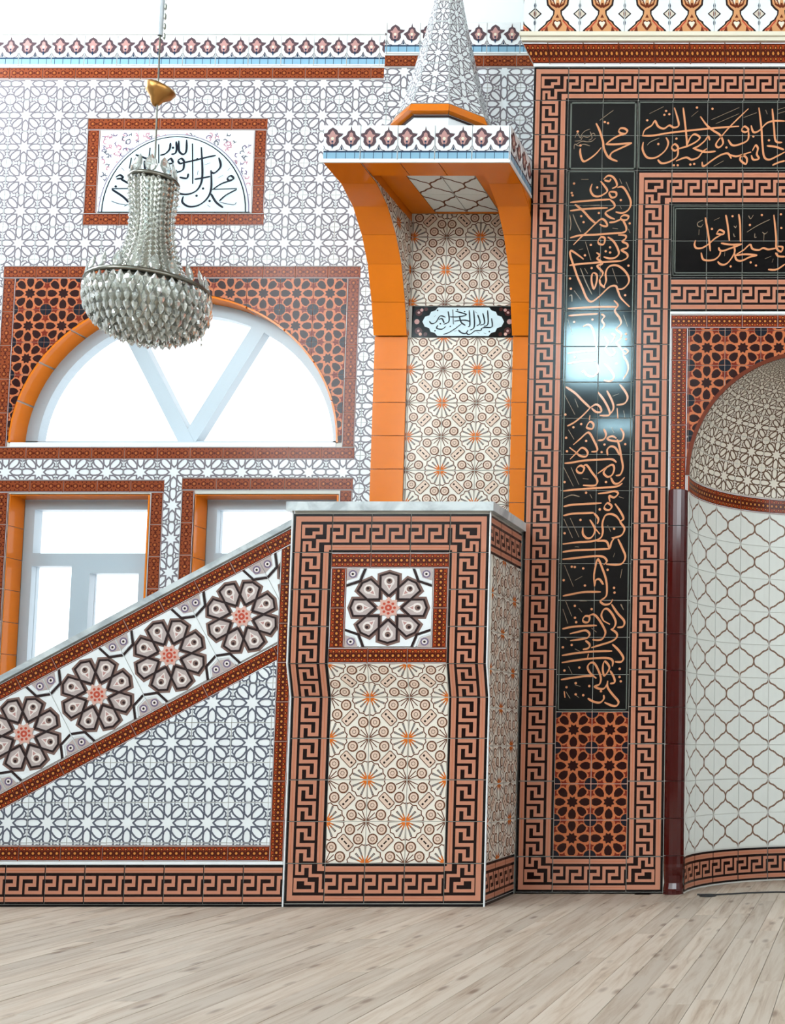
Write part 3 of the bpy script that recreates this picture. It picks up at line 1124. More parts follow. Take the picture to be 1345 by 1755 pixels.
@pat('rosette')
def _(w, h):
    out = [(rect(0, 1, 0, .02), 'ray_grey', 1)]
    for k in range(8):
        a = k * PI / 4
        c, s = math.cos(a), math.sin(a)
        P = lambda r, u: (.5 + c * r - s * u, .5 + s * r + c * u)
        hull = [P(.157, 0), P(.26, .103), P(.405, .103), P(.44, 0), P(.405, -.103), P(.26, -.103)]
        for q in stroke(hull, .075, True):
            out.append((q, 'halo', 1))
        out.append((hull, 'petal', 2))
        out.append((circ(*P(.33, 0), .062, 12), 'petal_cream', 3))
        out.append((circ(*P(.335, 0), .036, 10), 'halo', 4))
        out.append((circ(*P(.345, 0), .018, 8), 'crest_line', 5))
        out.append(([P(.30, .045), P(.215, 0), P(.30, -.045)], 'petal_cream', 3))
        out.append(([P(.285, .022), P(.24, 0), P(.285, -.022)], 'frieze_pink', 4))
        for q in stroke([P(.10, .103), P(.405, .103), P(.44, 0), P(.405, -.103), P(.10, -.103)], .024):
            out.append((q, 'crest_line', 6))
        for q in stroke([P(.27, .115), P(.157, 0), P(.27, -.115)], .016):
            out.append((q, 'crest_line', 6))
    st = []
    for k in range(16):
        r = .14 if k % 2 == 0 else .10
        st.append((.5 + r * math.cos(k * PI / 8), .5 + r * math.sin(k * PI / 8)))
    for k in range(16):
        out.append(([(.5, .5), st[k], st[(k + 1) % 16]], 'rose_pink', 7))
    for k in range(8):
        out.append((circ(.5 + .07 * math.cos(k * PI / 4), .5 + .07 * math.sin(k * PI / 4), .018, 6), 'rose_red', 8))
    out.append((circ(.5, .5, .042, 10), 'rose_red', 8))
    out.append((circ(.5, .5, .016, 6), 'rose_pink', 9))
    for fx in (0, 1):
        for fy in (0, 1):
            f = lambda x, y: (1 - x if fx else x, 1 - y if fy else y)
            for q in stroke([f(0, .225), f(.165, .165), f(.225, 0)], .03):
                out.append((q, 'crest_line', 6))
            for q in stroke([f(0, .19), f(.14, .14), f(.19, 0)], .02):
                out.append((q, 'tile_white', 7))
            out.append(([f(0, 0), f(.16, 0), f(.12, .12), f(0, .16)], 'petal', 2))
            out.append((circ(*f(.075, .075), .05, 10), 'violet_ink', 3))
            out.append((circ(*f(.075, .075), .033, 8), 'petal_cream', 4))
            out.append((circ(*f(.075, .075), .016, 6), 'crest_line', 5))
    return 'tile_white', sc(out, w, h)

def palmette(cx, s, big):
    out = []
    if big:
        shape = [(0, .68), (.10, .60), (.13, .52), (.25, .50), (.22, .44), (.14, .38), (.15, .26), (.10, .17), (0, .12)]
        inn = [(0, .60), (.06, .53), (.08, .48), (.16, .46), (.09, .39), (.09, .28), (.06, .22), (0, .19)]
    else:
        shape = [(0, .72), (.02, .60), (.08, .56), (.11, .46), (.19, .40), (.22, .36), (.16, .30), (.12, .20), (0, .13)]
        inn = [(0, .54), (.05, .50), (.06, .42), (.13, .36), (.08, .29), (.06, .22), (0, .19)]
    y0 = .25
    k = 1.0
    shape = [(a * 1.15, b) for a, b in shape]
    inn = [(a * .92, b) for a, b in inn]
    for pts, c, l in ((shape, 'frieze_brown', 2), (inn, 'frieze_pink', 3)):
        for i in range(len(pts) - 1):
            a, b = pts[i], pts[i + 1]
            A, B = y0 + a[1] * k, y0 + b[1] * k
            out.append(([(cx - a[0], A), (cx - b[0], B), (cx + b[0], B), (cx + a[0], A)], c, l))
    out.append((circ(cx, y0 + .36, .045, 8), 'cream_line', 4))
    out.append((circ(cx, y0 + .27, .03, 8), 'frieze_navy', 4))
    out.append(([(cx - .03, y0 + .16), (cx, y0 + .06), (cx + .03, y0 + .16), (cx, y0 + .24)], 'frieze_navy', 4))
    return out

@pat('frieze')
def _(w, h):
    out = [(rect(0, 1, .05, .22), 'frieze_blue', 1), (rect(0, 1, .22, .27), 'frieze_navy', 1)]
    for i in range(4):
        out.append((rect(i / 4 + .1, i / 4 + .115, .05, .22), 'frieze_navy', 2))
    out += palmette(.25, 1, True) + palmette(.75, 1, False)
    for x in (0, .5, 1):
        out.append(([(x - .03, .29), (x + .03, .29), (x, .42)], 'frieze_navy', 2))
        for q in stroke([(x - .16, .27), (x - .06, .30), (x, .44), (x + .06, .30), (x + .16, .27)], .02):
            out.append((q, 'frieze_brown', 1))
    return 'tile_white', sc(out, w, h)

@pat('crest')
def _(w, h):
    """tall ornament tile over the mihrab: hourglass stem, heart, palmette, hanging jewel"""
    out = []
    def sym(cx, pts, c, l, k=1.0):
        for i in range(len(pts) - 1):
            a, b = pts[i], pts[i + 1]
            out.append(([(cx - a[0] * k, a[1]), (cx - b[0] * k, b[1]), (cx + b[0] * k, b[1]), (cx + a[0] * k, a[1])], c, l))
    body = [(.49, .0), (.42, .045), (.40, .055), (.27, .105), (.25, .13), (.17, .15), (.10, .20), (.10, .23), (.16, .25), (.24, .29), (.26, .36), (.40, .43), (.36, .47), (.30, .5), (.34, .58), (.22, .68), (.1, .76), (0, .9)]
    inner = [(.42, .012), (.36, .05), (.24, .10), (.21, .12), (.13, .145), (.07, .20), (.06, .24), (.13, .265), (.20, .30), (.22, .36), (.33, .42), (.30, .46), (.25, .5), (.28, .57), (.18, .66), (.08, .72), (0, .84)]
    sym(.5, body, 'crest_line', 1)
    sym(.5, inner, 'peach', 2)
    for s in (-1, 1):
        X = lambda x: .5 + s * x
        out.append(([(X(.30), .02), (X(.20), .03), (X(.22), .085)], 'crest_brown', 3))
        out.append(([(X(.38), .012), (X(.31), .015), (X(.32), .05)], 'crest_brown', 3))
        out.append(([(X(.05), .30), (X(.15), .34), (X(.10), .40), (X(.02), .36)], 'cream_line', 3))
        out.append(([(X(.13), .41), (X(.30), .43), (X(.20), .46)], 'cream_line', 3))
        for q in stroke([(X(.02), .27), (X(.14), .30), (X(.18), .37), (X(.10), .43), (X(.0), .40)], .022):
            out.append((q, 'crest_brown', 4))
        for q in stroke([(X(.0), .05), (X(.09), .10), (X(.07), .13), (X(.0), .115)], .03):
            out.append((q, 'crest_brown', 4))
    for s in (-1, 1):
        X = lambda x: .5 + s * x
        for q in stroke([(X(.36), .045), (X(.27), .060), (X(.20), .10), (X(.12), .14)], .018):
            out.append((q, 'rose_red', 4))
        for q in stroke([(X(.33), .425), (X(.22), .41), (X(.19), .36), (X(.10), .34), (X(.05), .28)], .020):
            out.append((q, 'crest_brown', 5))
        out.append(([(X(.30), .425), (X(.21), .45), (X(.12), .42), (X(.20), .40)], 'rose_pink', 4))
        out.append((circ(X(.12), .375, .03, 8), 'rose_pink', 5))
    out.append(([(.43, .115), (.5, .065), (.57, .115), (.54, .13), (.5, .12), (.46, .13)], 'cream_line', 5))
    out.append(([(.46, .165), (.54, .165), (.5, .20)], 'crest_brown', 4))
    out.append(([(.45, .265), (.55, .265), (.52, .31), (.48, .31)], 'crest_brown', 5))
    for cx in (0, 1):
        out.append(([(cx - .15, .205), (cx, .145), (cx + .15, .205), (cx, .265)], 'crest_line', 1))
        out.append(([(cx - .115, .205), (cx, .16), (cx + .115, .205), (cx, .25)], 'stone_lattice', 2))
        out.append((circ(cx, .205, .03, 8), 'crest_brown', 3))
        for y in (.115, .285):
            out.append((circ(cx, y, .028, 8), 'frieze_navy', 2))
        out.append((rect(cx - .006, cx + .006, .30, .45), 'frieze_blue', 2))
    return 'crest_white', sc(out, w, h)

def ogee(body, ink, lw):
    E = [(0, 0), (.006, .052), (.028, .108), (.068, .148), (.122, .172), (.162, .180), (.176, .202), (.210, .208), (.224, .228), (.25, .25)]
    S = E + [(.5 - x, .5 - y) for x, y in reversed(E[:-1])]
    def fn(w, h):
        out = []
        for fx in (0, 1):
            for fy in (0, 1):
                p = [(1 - x if fx else x, 1 - y if fy else y) for x, y in S]
                for q in stroke(p, lw):
                    out.append((q, ink, 1))
        return body, sc(out, w, h)
    return fn
PATS['ogee'] = ogee('lattice_tile', 'lattice_ink', .046)
PATS['ogee_soffit'] = ogee('lattice_tile', 'ring_brown', .05)

def plain(c):
    return lambda w, h: (c, [])
for _k in ('amber', 'oxblood', 'panel_black', 'tile_white', 'sky_tile'):
    PATS['plain_' + _k] = plain(_k)

# ---------------------------------------------------------------- tiles
GAP = 0.0032
LAY = 0.0006
CACHE = {}

def tile_mesh(key, w, h, pieces=None, f=FLAT, cuts=None, th=0.0039, name='tile'):
    body, polys = PATS[key](w, h)
    mb = MB(f)
    full = pieces is None
    if full:
        g = GAP / 2
        pieces = [rect(g, w - g, g, h - g)]
    def split(ps):
        if not cuts:
            return ps
        for axis, vals in cuts:
            for v in vals:
                nx = []
                for p in ps:
                    a = clip(p, (1, 0, v) if axis == 0 else (0, 1, v))
                    b = clip(p, (-1, 0, -v) if axis == 0 else (0, -1, -v))
                    nx += [q for q in (a, b) if q]
                ps = nx
        return ps
    if cuts:
        for p in split(pieces):
            mb.prism(p, -th, 0, body)
    else:
        for p in pieces:
            mb.prism(p, -th, 0, body, 0.0012 if full else 0.0)
    ins = []
    for p in pieces:
        ins.append(edges(rect(0.003, w - 0.003, 0.003, h - 0.003)) if full else edges(p))
    for k, (p, c, l) in enumerate(polys):
        for es in ins:
            q = inter(p, es)
            if q:
                for r in split([q]):
                    mb.flat(r, l * LAY + (k % 90) * 4e-6, c)
    return mb.mesh(name)

MERGE = {}

def put_tile(parent, name, key, x, y, w, h, frame, region=None, holes=(), alt=0, limit=None):
    """one tile; cut to the region and around the holes when they touch it"""
    cell = rect(x, x + w, y, y + h)
    ps = [rect(x + GAP / 2, x + w - GAP / 2, y + GAP / 2, y + h - GAP / 2)]
    cut = False
    for rg in (region or ()):
        es = edges(rg)
        nx = []
        for p in ps:
            q = inter(p, es)
            if q:
                nx.append(q)
        if sum(abs(area(q)) for q in nx) < sum(abs(area(q)) for q in ps) - 1e-7:
            cut = True
        ps = nx
    for hl in holes:
        es = edges(hl)
        nx = []
        for p in ps:
            if inter(p, es):
                cut = True
                nx += minus(p, es)
            else:
                nx.append(p)
        ps = nx
    ps = [p for p in ps if abs(area(p)) > 4e-5]
    if not ps:
        return None
    if cut:
        me = tile_mesh(key, w, h, [[(a - x, b - y) for a, b in p] for p in ps], name=name)
    else:
        k = (key, round(w, 4), round(h, 4))
        if k not in CACHE:
            CACHE[k] = tile_mesh(key, w, h, name=name)
        me = CACHE[k]
    mat = frame @ Matrix.Translation((x, 0, y))
    if (limit is not None and x > limit) or (parent.name == 'wall_back' and x < -5.45):
        MERGE.setdefault(parent.name, (parent, []))[1].append((me, mat))
        return None
    return put(name, me, parent, mat)

def fill(parent, name, key, x0, x1, y0, y1, tw, th, frame, anchor=None, region=None, holes=(), alt=None, limit=None):
    ax, ay = anchor or (x0, y0)
    rg = list(region or ())
    if anchor:
        rg.append(rect(x0, x1, y0, y1))
    i0, i1 = math.floor((x0 - ax) / tw + 1e-4), math.ceil((x1 - ax) / tw - 1e-4)
    j0, j1 = math.floor((y0 - ay) / th + 1e-4), math.ceil((y1 - ay) / th - 1e-4)
    for j in range(j0, j1):
        for i in range(i0, i1):
            k = key if (alt is None or (i + j) % 2 == 0) else alt
            put_tile(parent, name, k, ax + i * tw, ay + j * th, tw, th, frame, rg, holes, limit=limit)

def run_h(parent, name, key, x0, x1, y0, h, frame, t=0.2, region=None, holes=(), limit=None):
    n = max(1, round((x1 - x0) / t))
    w = (x1 - x0) / n
    for i in range(n):
        put_tile(parent, name, key, x0 + i * w, y0, w, h, frame, region, holes, limit=limit)

def run_v(parent, name, key, x0, w, y0, y1, frame, t=0.2, region=None, holes=(), limit=None):
    n = max(1, round((y1 - y0) / t))
    h = (y1 - y0) / n
    for i in range(n):
        put_tile(parent, name, key, x0, y0 + i * h, w, h, frame, region, holes, limit=limit)

def key_frame(parent, x0, x1, y0, y1, t, frame, sides='tblr', corners=None, limit=None):
    """a border of Greek-key tiles round a rectangle"""
    cs = corners if corners is not None else [c for c in ('tl', 'tr', 'bl', 'br') if c[0] in sides and c[1] in sides]
    for c in cs:
        put_tile(parent, 'key_tile', 'key_' + c, x0 if c[1] == 'l' else x1 - t, y1 - t if c[0] == 't' else y0, t, t, frame, limit=limit)
    if 't' in sides:
        run_h(parent, 'key_tile', 'key_h', x0 + t * ('tl' in cs), x1 - t * ('tr' in cs), y1 - t, t, frame, limit=limit)
    if 'b' in sides:
        run_h(parent, 'key_tile', 'key_h', x0 + t * ('bl' in cs), x1 - t * ('br' in cs), y0, t, frame, limit=limit)
    if 'l' in sides:
        run_v(parent, 'key_tile', 'key_v', x0, t, y0 + t * ('bl' in cs), y1 - t * ('tl' in cs), frame, limit=limit)
    if 'r' in sides:
        run_v(parent, 'key_tile', 'key_v', x1 - t, t, y0 + t * ('br' in cs), y1 - t * ('tr' in cs), frame, limit=limit)

def strip_frame(parent, kind, x0, x1, y0, y1, s, frame, sides='tblr', limit=None):
    tp, bt = 't' in sides, 'b' in sides
    if tp:
        run_h(parent, 'border_tile', kind + '_h', x0, x1, y1 - s, s, frame, limit=limit)
    if bt:
        run_h(parent, 'border_tile', kind + '_h', x0, x1, y0, s, frame, limit=limit)
    if 'l' in sides:
        run_v(parent, 'border_tile', kind + '_v', x0, s, y0 + s * bt, y1 - s * tp, frame, limit=limit)
    if 'r' in sides:
        run_v(parent, 'border_tile', kind + '_v', x1 - s, s, y0 + s * bt, y1 - s * tp, frame, limit=limit)

# ---------------------------------------------------------------- pen lettering
def spline(p):
    if len(p) < 3:
        return p
    closed = p[0] == p[-1]
    out = []
    n = len(p)
    for i in range(n - 1):
        a = p[i - 1] if i else (p[-2] if closed else p[0])
        b, c = p[i], p[i + 1]
        d = p[i + 2] if i + 2 < n else (p[1] if closed else p[-1])
        for k in range(5):
            t = k / 5
            out.append(tuple(.5 * (2 * b[m] + (c[m] - a[m]) * t + (2 * a[m] - 5 * b[m] + 4 * c[m] - d[m]) * t * t + (3 * b[m] - a[m] - 3 * c[m] + d[m]) * t ** 3) for m in (0, 1)))
    out.append(p[-1])
    return out

def lettering(parent, name, key, Y, wm, ws, main, thin, nib, label, d=0.0012):
    """pen strokes from the point lists in INK (millimetres on the panel)"""
    mb = MB()
    k_ = 0
    for row in INK[key].split('\n'):
        tk = row.split()
        pts = [tuple(float(v) / 1000 for v in t.split(',')) for t in tk[1:]]
        if not pts:
            continue
        k_ += 1
        d_ = d + (k_ % 120) * 6e-6
        if tk[0] == 'd':
            x, y = pts[0]
            mb.flat(circ(x, y, wm * .62, 8), d_, main if wm > .005 else thin)
            continue
        sp = spline(pts)
        w0 = wm if tk[0] == 'm' else ws
        ws_ = []
        n = len(sp)
        for i in range(n):
            a, b = sp[max(0, i - 1)], sp[min(n - 1, i + 1)]
            ang = math.atan2(b[1] - a[1], b[0] - a[0])
            k = .62 + .50 * abs(math.sin(ang - nib))
            e = min(i, n - 1 - i) / max(1, n - 1)
            ws_.append(w0 * k * min(1, .55 + 3.5 * e))
        for q in stroke(sp, w0, False, ws_):
            mb.flat(q, d_, main if tk[0] == 'm' else thin)
    o = put(name, mb.mesh(name), parent, plane_front(Y))
    o['label'] = label
    o['kind'] = 'stuff'
    return o

# ================================================================ THE ROOM
YB = 7.0        # face of the tiled back wall
ARX, ARZ, ARA, ARH = -4.0755, 2.585, 0.98, 0.915
def ellipse(a, h, n=40):
    return [(ARX + a * math.cos(PI * i / n), ARZ + h * math.sin(PI * i / n)) for i in range(n + 1)]
LUN = ellipse(ARA, ARH)
WIN_A = (-5.032, -4.196, 0.95, 2.28)
WIN_B = (-3.934, -3.08, 0.95, 2.28)
XC, NR, NZ = -0.256, 0.684, 2.285          # prayer niche axis, radius, springing
NICHE = [(XC + NR, 0.0)] + [(XC + NR * math.cos(PI * i / 40), NZ + NR * math.sin(PI * i / 40)) for i in range(41)] + [(XC - NR, 0.0)]

# floor slab and boards
mb = MB()
mb.box(-7.2, 7.2, -6.7, 7.3, -0.12, -0.006, 'wood')
floor = structure('floor', mb.mesh('floor'))
BW = 0.086
plank_cache = {}
for i in range(-56, 9):
    x = i * BW
    y = 2.5 + RND.uniform(0, 1.4)
    first = True
    ys = [2.5]
    while y < 7.28:
        ys.append(y)
        y += RND.choice((1.2, 1.6, 2.0))
    end = 6.0 if x < -1.93 else (6.53 if x < -0.98 else 7.2)
    ys.append(end)
    ys = sorted(v for v in set(ys) if v <= end)
    for a, b in zip(ys, ys[1:]):
        if b - a < 0.06:
            continue
        k = round(b - a, 3)
        if k not in plank_cache:
            m2 = MB(lambda px, py, d: (px, py, d))
            m2.prism(rect(0.0009, BW - 0.0009, 0.0009, k - 0.0009), -0.02, 0, 'wood', 0.0012)
            plank_cache[k] = m2.mesh('floor_board')
        put('floor_board', plank_cache[k], floor, Matrix.Translation((x, a, RND.uniform(-0.0008, 0.0004))))

# back wall
mb = MB(lambda x, y, d: (x, YB - d, y))
lower = [rect(-7.2, 7.2, 0, 5.125)]
for hl in (LUN, rect(*WIN_A), rect(*WIN_B), NICHE):
    nx = []
    for p in lower:
        nx += minus(p, edges(hl))
    lower = nx
for p in lower:
    mb.prism(p, -0.30, -0.004, 'grout')
mb.prism(rect(-7.2, 7.2, 5.125, 9.0), -0.30, 0.003, 'plaster')
wall = structure('wall_back', mb.mesh('wall_back'))
FB = plane_front(YB)
LUN_OUT = (-5.14, -2.995, 2.485, 3.67)
A_OUT = (-5.11, -4.114, 0.95, 2.365)
B_OUT = (-4.010, -2.997, 0.95, 2.378)
PANEL = (-4.681, -3.590, 3.918, 4.595)
fill(wall, 'frieze_tile', 'frieze', -6.925, -2.84, 4.925, 5.12, 0.2, 0.195, FB, anchor=(-5.125, 4.925))
fill(wall, 'border_tile', 'ring_h', -6.925, -2.84, 4.84, 4.917, 0.2, 0.077, FB, anchor=(-4.974, 4.84))
fill(wall, 'wall_tile', 'star_white', -6.96, -2.84, 1.11, 4.834, 0.2, 0.2, FB, anchor=(-4.96, 4.71),
     holes=[rect(*LUN_OUT), rect(*A_OUT), rect(*B_OUT), rect(*PANEL)])
strip_frame(wall, 'ring', *LUN_OUT, 0.078, FB)
strip_frame(wall, 'ring', *A_OUT, 0.078, FB, 'tlr')
strip_frame(wall, 'ring', *B_OUT, 0.078, FB, 'tlr')
fill(wall, 'spandrel_tile', 'star_dark', -5.060, -3.075, 2.590, 3.590, 0.2, 0.2, FB, anchor=(-4.873, 3.399), holes=[LUN])

# unseen walls and ceiling; all windows but the high ones are added for light
def room_side(name, pieces, f, mat='plaster'):
    m2 = MB(f)
    for p in pieces:
        m2.prism(p, -0.2, 0, mat)
    return structure(name, m2.mesh(name))
def cut_rects(base, holes):
    ps = [base]
    for h in holes:
        nx = []
        for p in ps:
            nx += minus(p, edges(rect(*h)))
        ps = nx
    return ps
left_h = [(y, y + 1.6, 4.2, 7.4) for y in (-6.4, -2.85, -1.1, 4.9)]  # added windows, placed to shape the light from the left
right_h = [(y, y + 1.6, 4.2, 7.4) for y in (-4.6, -1.7)]  # added windows for fill light
rear_h = [(x, x + 1.6, 4.2, 6.8) for x in (0.2, 2.6, 5.0)]  # added for fill, set clear of the visible reflections
high = [(-4.95, -3.87, 6.84, 7.84), (-4.86, -4.03, 8.07, 8.20), (-4.40, -3.70, 6.04, 6.20)]
room_side('wall_left', cut_rects(rect(-6.7, 7.3, 0, 9), left_h), lambda x, y, d: (-7.0 + d, x, y))
room_side('wall_right', cut_rects(rect(-6.7, 7.3, 0, 9), right_h), lambda x, y, d: (7.0 - d, x, y))
room_side('wall_rear', cut_rects(rect(-7, 7, 0, 9), rear_h + high), lambda x, y, d: (x, -6.5 + d, y), 'warm_plaster')
mb = MB()
mb.box(-7.2, 7.2, -6.7, 7.3, 9.0, 9.2, 'warm_plaster')
structure('ceiling', mb.mesh('ceiling'))
wn = [4]
def lit_window(h, f, mat):
    o = bpy.data.objects.new('window_%d' % wn[0], None)  # an added light source, except for the high windows
    COL.objects.link(o)
    o['kind'] = 'structure'
    wn[0] += 1
    m2 = MB(f)
    m2.prism(rect(*h), -0.12, -0.10, mat)
    put('pane', m2.mesh('pane'), o)
    m3 = MB(f)
    x0, x1, y0, y1 = h
    s = 0.05 if x1 - x0 > 1.2 else 0.025
    for r in (rect(x0, x1, y0, y0 + s), rect(x0, x1, y1 - s, y1), rect(x0, x0 + s, y0 + s, y1 - s), rect(x1 - s, x1, y0 + s, y1 - s)):
        m3.prism(r, -0.10, -0.05, 'pvc')
    put('frame', m3.mesh('frame'), o)
for h in left_h:
    lit_window(h, lambda x, y, d: (-7.0 + d, x, y), 'daylit_left')
for h in right_h:
    lit_window(h, lambda x, y, d: (7.0 - d, x, y), 'daylit')
for h in rear_h:
    lit_window(h, lambda x, y, d: (x, -6.5 + d, y), 'daylit')
for h in high:
    lit_window(h, lambda x, y, d: (x, -6.5 + d, y), 'daylit_high')

# ---------------------------------------------------------------- windows of the back wall
def win_empty(n):
    o = bpy.data.objects.new('window_%d' % n, None)
    COL.objects.link(o)
    o['kind'] = 'structure'
    return o

# arched window
w1 = win_empty(1)
NSEG = 11
for i in range(NSEG):
    a0, a1 = PI * i / NSEG + 0.006, PI * (i + 1) / NSEG - 0.006
    m2 = MB()
    k = 5
    P = lambda a, s, y: (ARX + (ARA - s) * math.cos(a), y, ARZ + (ARH - s) * math.sin(a))
    for j in range(k):
        b0, b1 = a0 + (a1 - a0) * j / k, a0 + (a1 - a0) * (j + 1) / k
        m2.face([P(b0, .012, 7.0), P(b1, .012, 7.0), P(b1, .012, 7.135), P(b0, .012, 7.135)], 'amber')
        m2.face([P(b0, -.004, 7.0), P(b1, -.004, 7.0), P(b1, .012, 7.0), P(b0, .012, 7.0)], 'amber')
    for b in (a0, a1):
        m2.face([P(b, -.004, 7.0), P(b, .012, 7.0), P(b, .012, 7.135), P(b, -.004, 7.135)], 'amber')
    put('reveal_tile', m2.mesh('reveal_tile'), w1)
FW = lambda x, y, d: (x, 7.13 - d, y)
m2 = MB(FW)
eo, ei = ellipse(ARA - .012, ARH - .012, 40), ellipse(ARA - .085, ARH - .085, 40)
for i in range(40):
    m2.prism([eo[i], eo[i + 1], ei[i + 1], ei[i]], -0.07, 0, 'pvc')
m2.prism(rect(ARX - ARA + .012, ARX + ARA - .012, ARZ - .001, ARZ + .045), -0.07, 0.0, 'pvc')
put('frame', m2.mesh('frame'), w1)
inner = edges(ellipse(ARA - .08, ARH - .08, 40))
def beam(p, q, w):
    return stroke([p, q], w)[0]
L1, L2 = (-4.055, 2.60), (-4.47, 3.36)
R1, R2 = (-4.075, 2.60), (-3.63, 3.38)
for dd, p, q in ((.004, L1, L2), (.002, R1, R2)):
    b = inter(beam(p, q, 0.085), inner)
    m2 = MB(FW)
    m2.prism(b, -0.069 + dd, dd, 'pvc')
    put('mullion', m2.mesh('mullion'), w1)
full = ellipse(ARA - .08, ARH - .08, 40)
def half(p, q, keep_left):
    nx, ny = q[1] - p[1], p[0] - q[0]
    c = nx * p[0] + ny * p[1]
    return (-nx, -ny, -c) if keep_left else (nx, ny, c)
panes = [clip(full, half(L1, L2, True)), clip(clip(full, half(L1, L2, False)), half(R1, R2, True)), clip(full, half(R1, R2, False))]
for p in panes:
    m2 = MB(FW)
    m2.prism(p, -0.045, -0.04, 'glass')
    put('pane', m2.mesh('pane'), w1)
m2 = MB()
m2.box(ARX - ARA + .014, ARX + ARA - .014, 7.0, 7.135, ARZ - .022, ARZ + .004, 'tile_white')
put('sill', m2.mesh('sill'), w1)

def casement(n, R):
    x0, x1, z0, z1 = R
    w = win_empty(n)
    fill(w, 'reveal_tile', 'plain_amber', 7.0, 7.13, z0, z1, 0.13, 0.19, plane_right(x0 + 0.010), anchor=(7.0, z1 - 1.9))
    nT = 4
    for i in range(nT):
        tw = (x1 - x0) / nT
        put_tile(w, 'reveal_tile', 'plain_amber', x0 + i * tw, -7.13, tw, 0.13, plane_down(z1 - 0.010))
    m2 = MB()
    m2.box(x1 - 0.010, x1, 7.0, 7.13, z0, z1 - .01, 'amber')
    put('reveal_panel', m2.mesh('reveal_panel'), w)
    a, b, c = x0 + 0.012, x1 - 0.012, z1 - 0.012
    ow = 0.058
    m2 = MB(FW)
    for r in (rect(a, a + ow, z0, c), rect(b - ow, b, z0, c), rect(a + ow, b - ow, c - ow, c), rect(a + ow, b - ow, z0, z0 + ow)):
        m2.prism(r, -0.07, 0, 'pvc')
    put('frame', m2.mesh('frame'), w)
    m2 = MB(FW)
    m2.prism(rect(a + ow, b - ow, 1.868, 1.945), -0.07, 0, 'pvc')
    put('transom', m2.mesh('transom'), w)
    mx = x0 + 0.31
    m2 = MB(FW)
    m2.prism(rect(mx, mx + 0.072, z0 + ow, 1.868), -0.07, 0, 'pvc')
    put('mullion', m2.mesh('mullion'), w)
    m2 = MB(FW)
    s0, s1, st, sb = mx + 0.072, b - ow, 1.868, z0 + ow
    q = 0.045
    for r in (rect(s0, s0 + q, sb, st), rect(s1 - q, s1, sb, st), rect(s0 + q, s1 - q, st - q, st), rect(s0 + q, s1 - q, sb, sb + q)):
        m2.prism(r, -0.06, 0.012, 'pvc')
    put('sash', m2.mesh('sash'), w)
    for r in (rect(a + ow, b - ow, 1.945, c - ow), rect(a + ow, mx, sb, st), rect(s0 + q, s1 - q, sb + q, st - q)):
        m2 = MB(FW)
        m2.prism(r, -0.045, -0.04, 'glass')
        put('pane', m2.mesh('pane'), w)
casement(2, WIN_A)
casement(3, WIN_B)

# ================================================================ CALLIGRAPHY PANEL ON THE BACK WALL
pn = thing('calligraphy_panel', 'rust-bordered tile panel with black calligraphy in an arched field, above the arched window', 'tile panel', (-4.136, YB, 3.918))
strip_frame(pn, 'ring', PANEL[0], PANEL[1], PANEL[2], PANEL[3], 0.078, FB)
ix0, ix1, iz0, iz1 = PANEL[0] + .078, PANEL[1] - .078, PANEL[2] + .078, PANEL[3] - .078
run_h(pn, 'panel_tile', 'plain_tile_white', ix0, ix1, iz0, iz1 - iz0, FB, t=.235)
acx, aa, ah = -4.1345, 0.430, 0.471
az = 4.000
def half_el(a, h, n=30):
    return [(acx + a * math.cos(PI * i / n), az + h * math.sin(PI * i / n)) for i in range(n + 1)]
m2 = MB()
for k, (g, c) in enumerate(((.026, 'violet_ink'), (.020, 'sky_tile'), (.008, 'black_ink'), (0.0, 'sky_tile'))):
    m2.flat([(x, min(z, iz1 - .006)) for x, z in half_el(aa + g, ah + g * .8)], 0.0010 + k * LAY, c)
m2.flat(rect(acx - aa - .03, acx + aa + .03, az - .002, az + .004), 0.0034, 'black_ink')
o = put('arched_field', m2.mesh('arched_field'), pn, FB)
o['label'] = 'pale blue arched field with a dark outline'
m2 = MB()
outside = edges(half_el(aa + .03, ah + .022))
RA = random.Random(5)
for i in range(420):
    cx, cz = RA.uniform(ix0 + .02, ix1 - .02), RA.uniform(iz0 + .02, iz1 - .02)
    r = RA.uniform(.008, .020)
    a0 = RA.uniform(0, 6.28)
    pts = [(cx + r * (1 - .09 * j) * math.cos(a0 + j * .75), cz + r * (1 - .09 * j) * math.sin(a0 + j * .75)) for j in range(6)]
    pts.insert(0, (pts[0][0] + .02 * math.cos(a0 + 2.0), pts[0][1] + .02 * math.sin(a0 + 2.0)))
    c = RA.choice(('pink_ink', 'pink_ink', 'violet_ink', 'ink_slate'))
    for q in stroke(pts, .0058):
        q = inter(q, edges(rect(ix0 + .006, ix1 - .006, iz0 + .006, iz1 - .006)))
        if q:
            for s in minus(q, outside):
                m2.flat(s, .0004 + (i % 100) * 5e-6, c)
o = put('arabesque', m2.mesh('arabesque'), pn, FB)
o['kind'] = 'stuff'
o['label'] = 'pink and violet scrollwork in the corners'
lettering(pn, 'inscription', 'arch', YB, .0125, .0055, 'black_ink', 'ink_slate', .6, 'black calligraphy on the pale arched field', d=.0040)

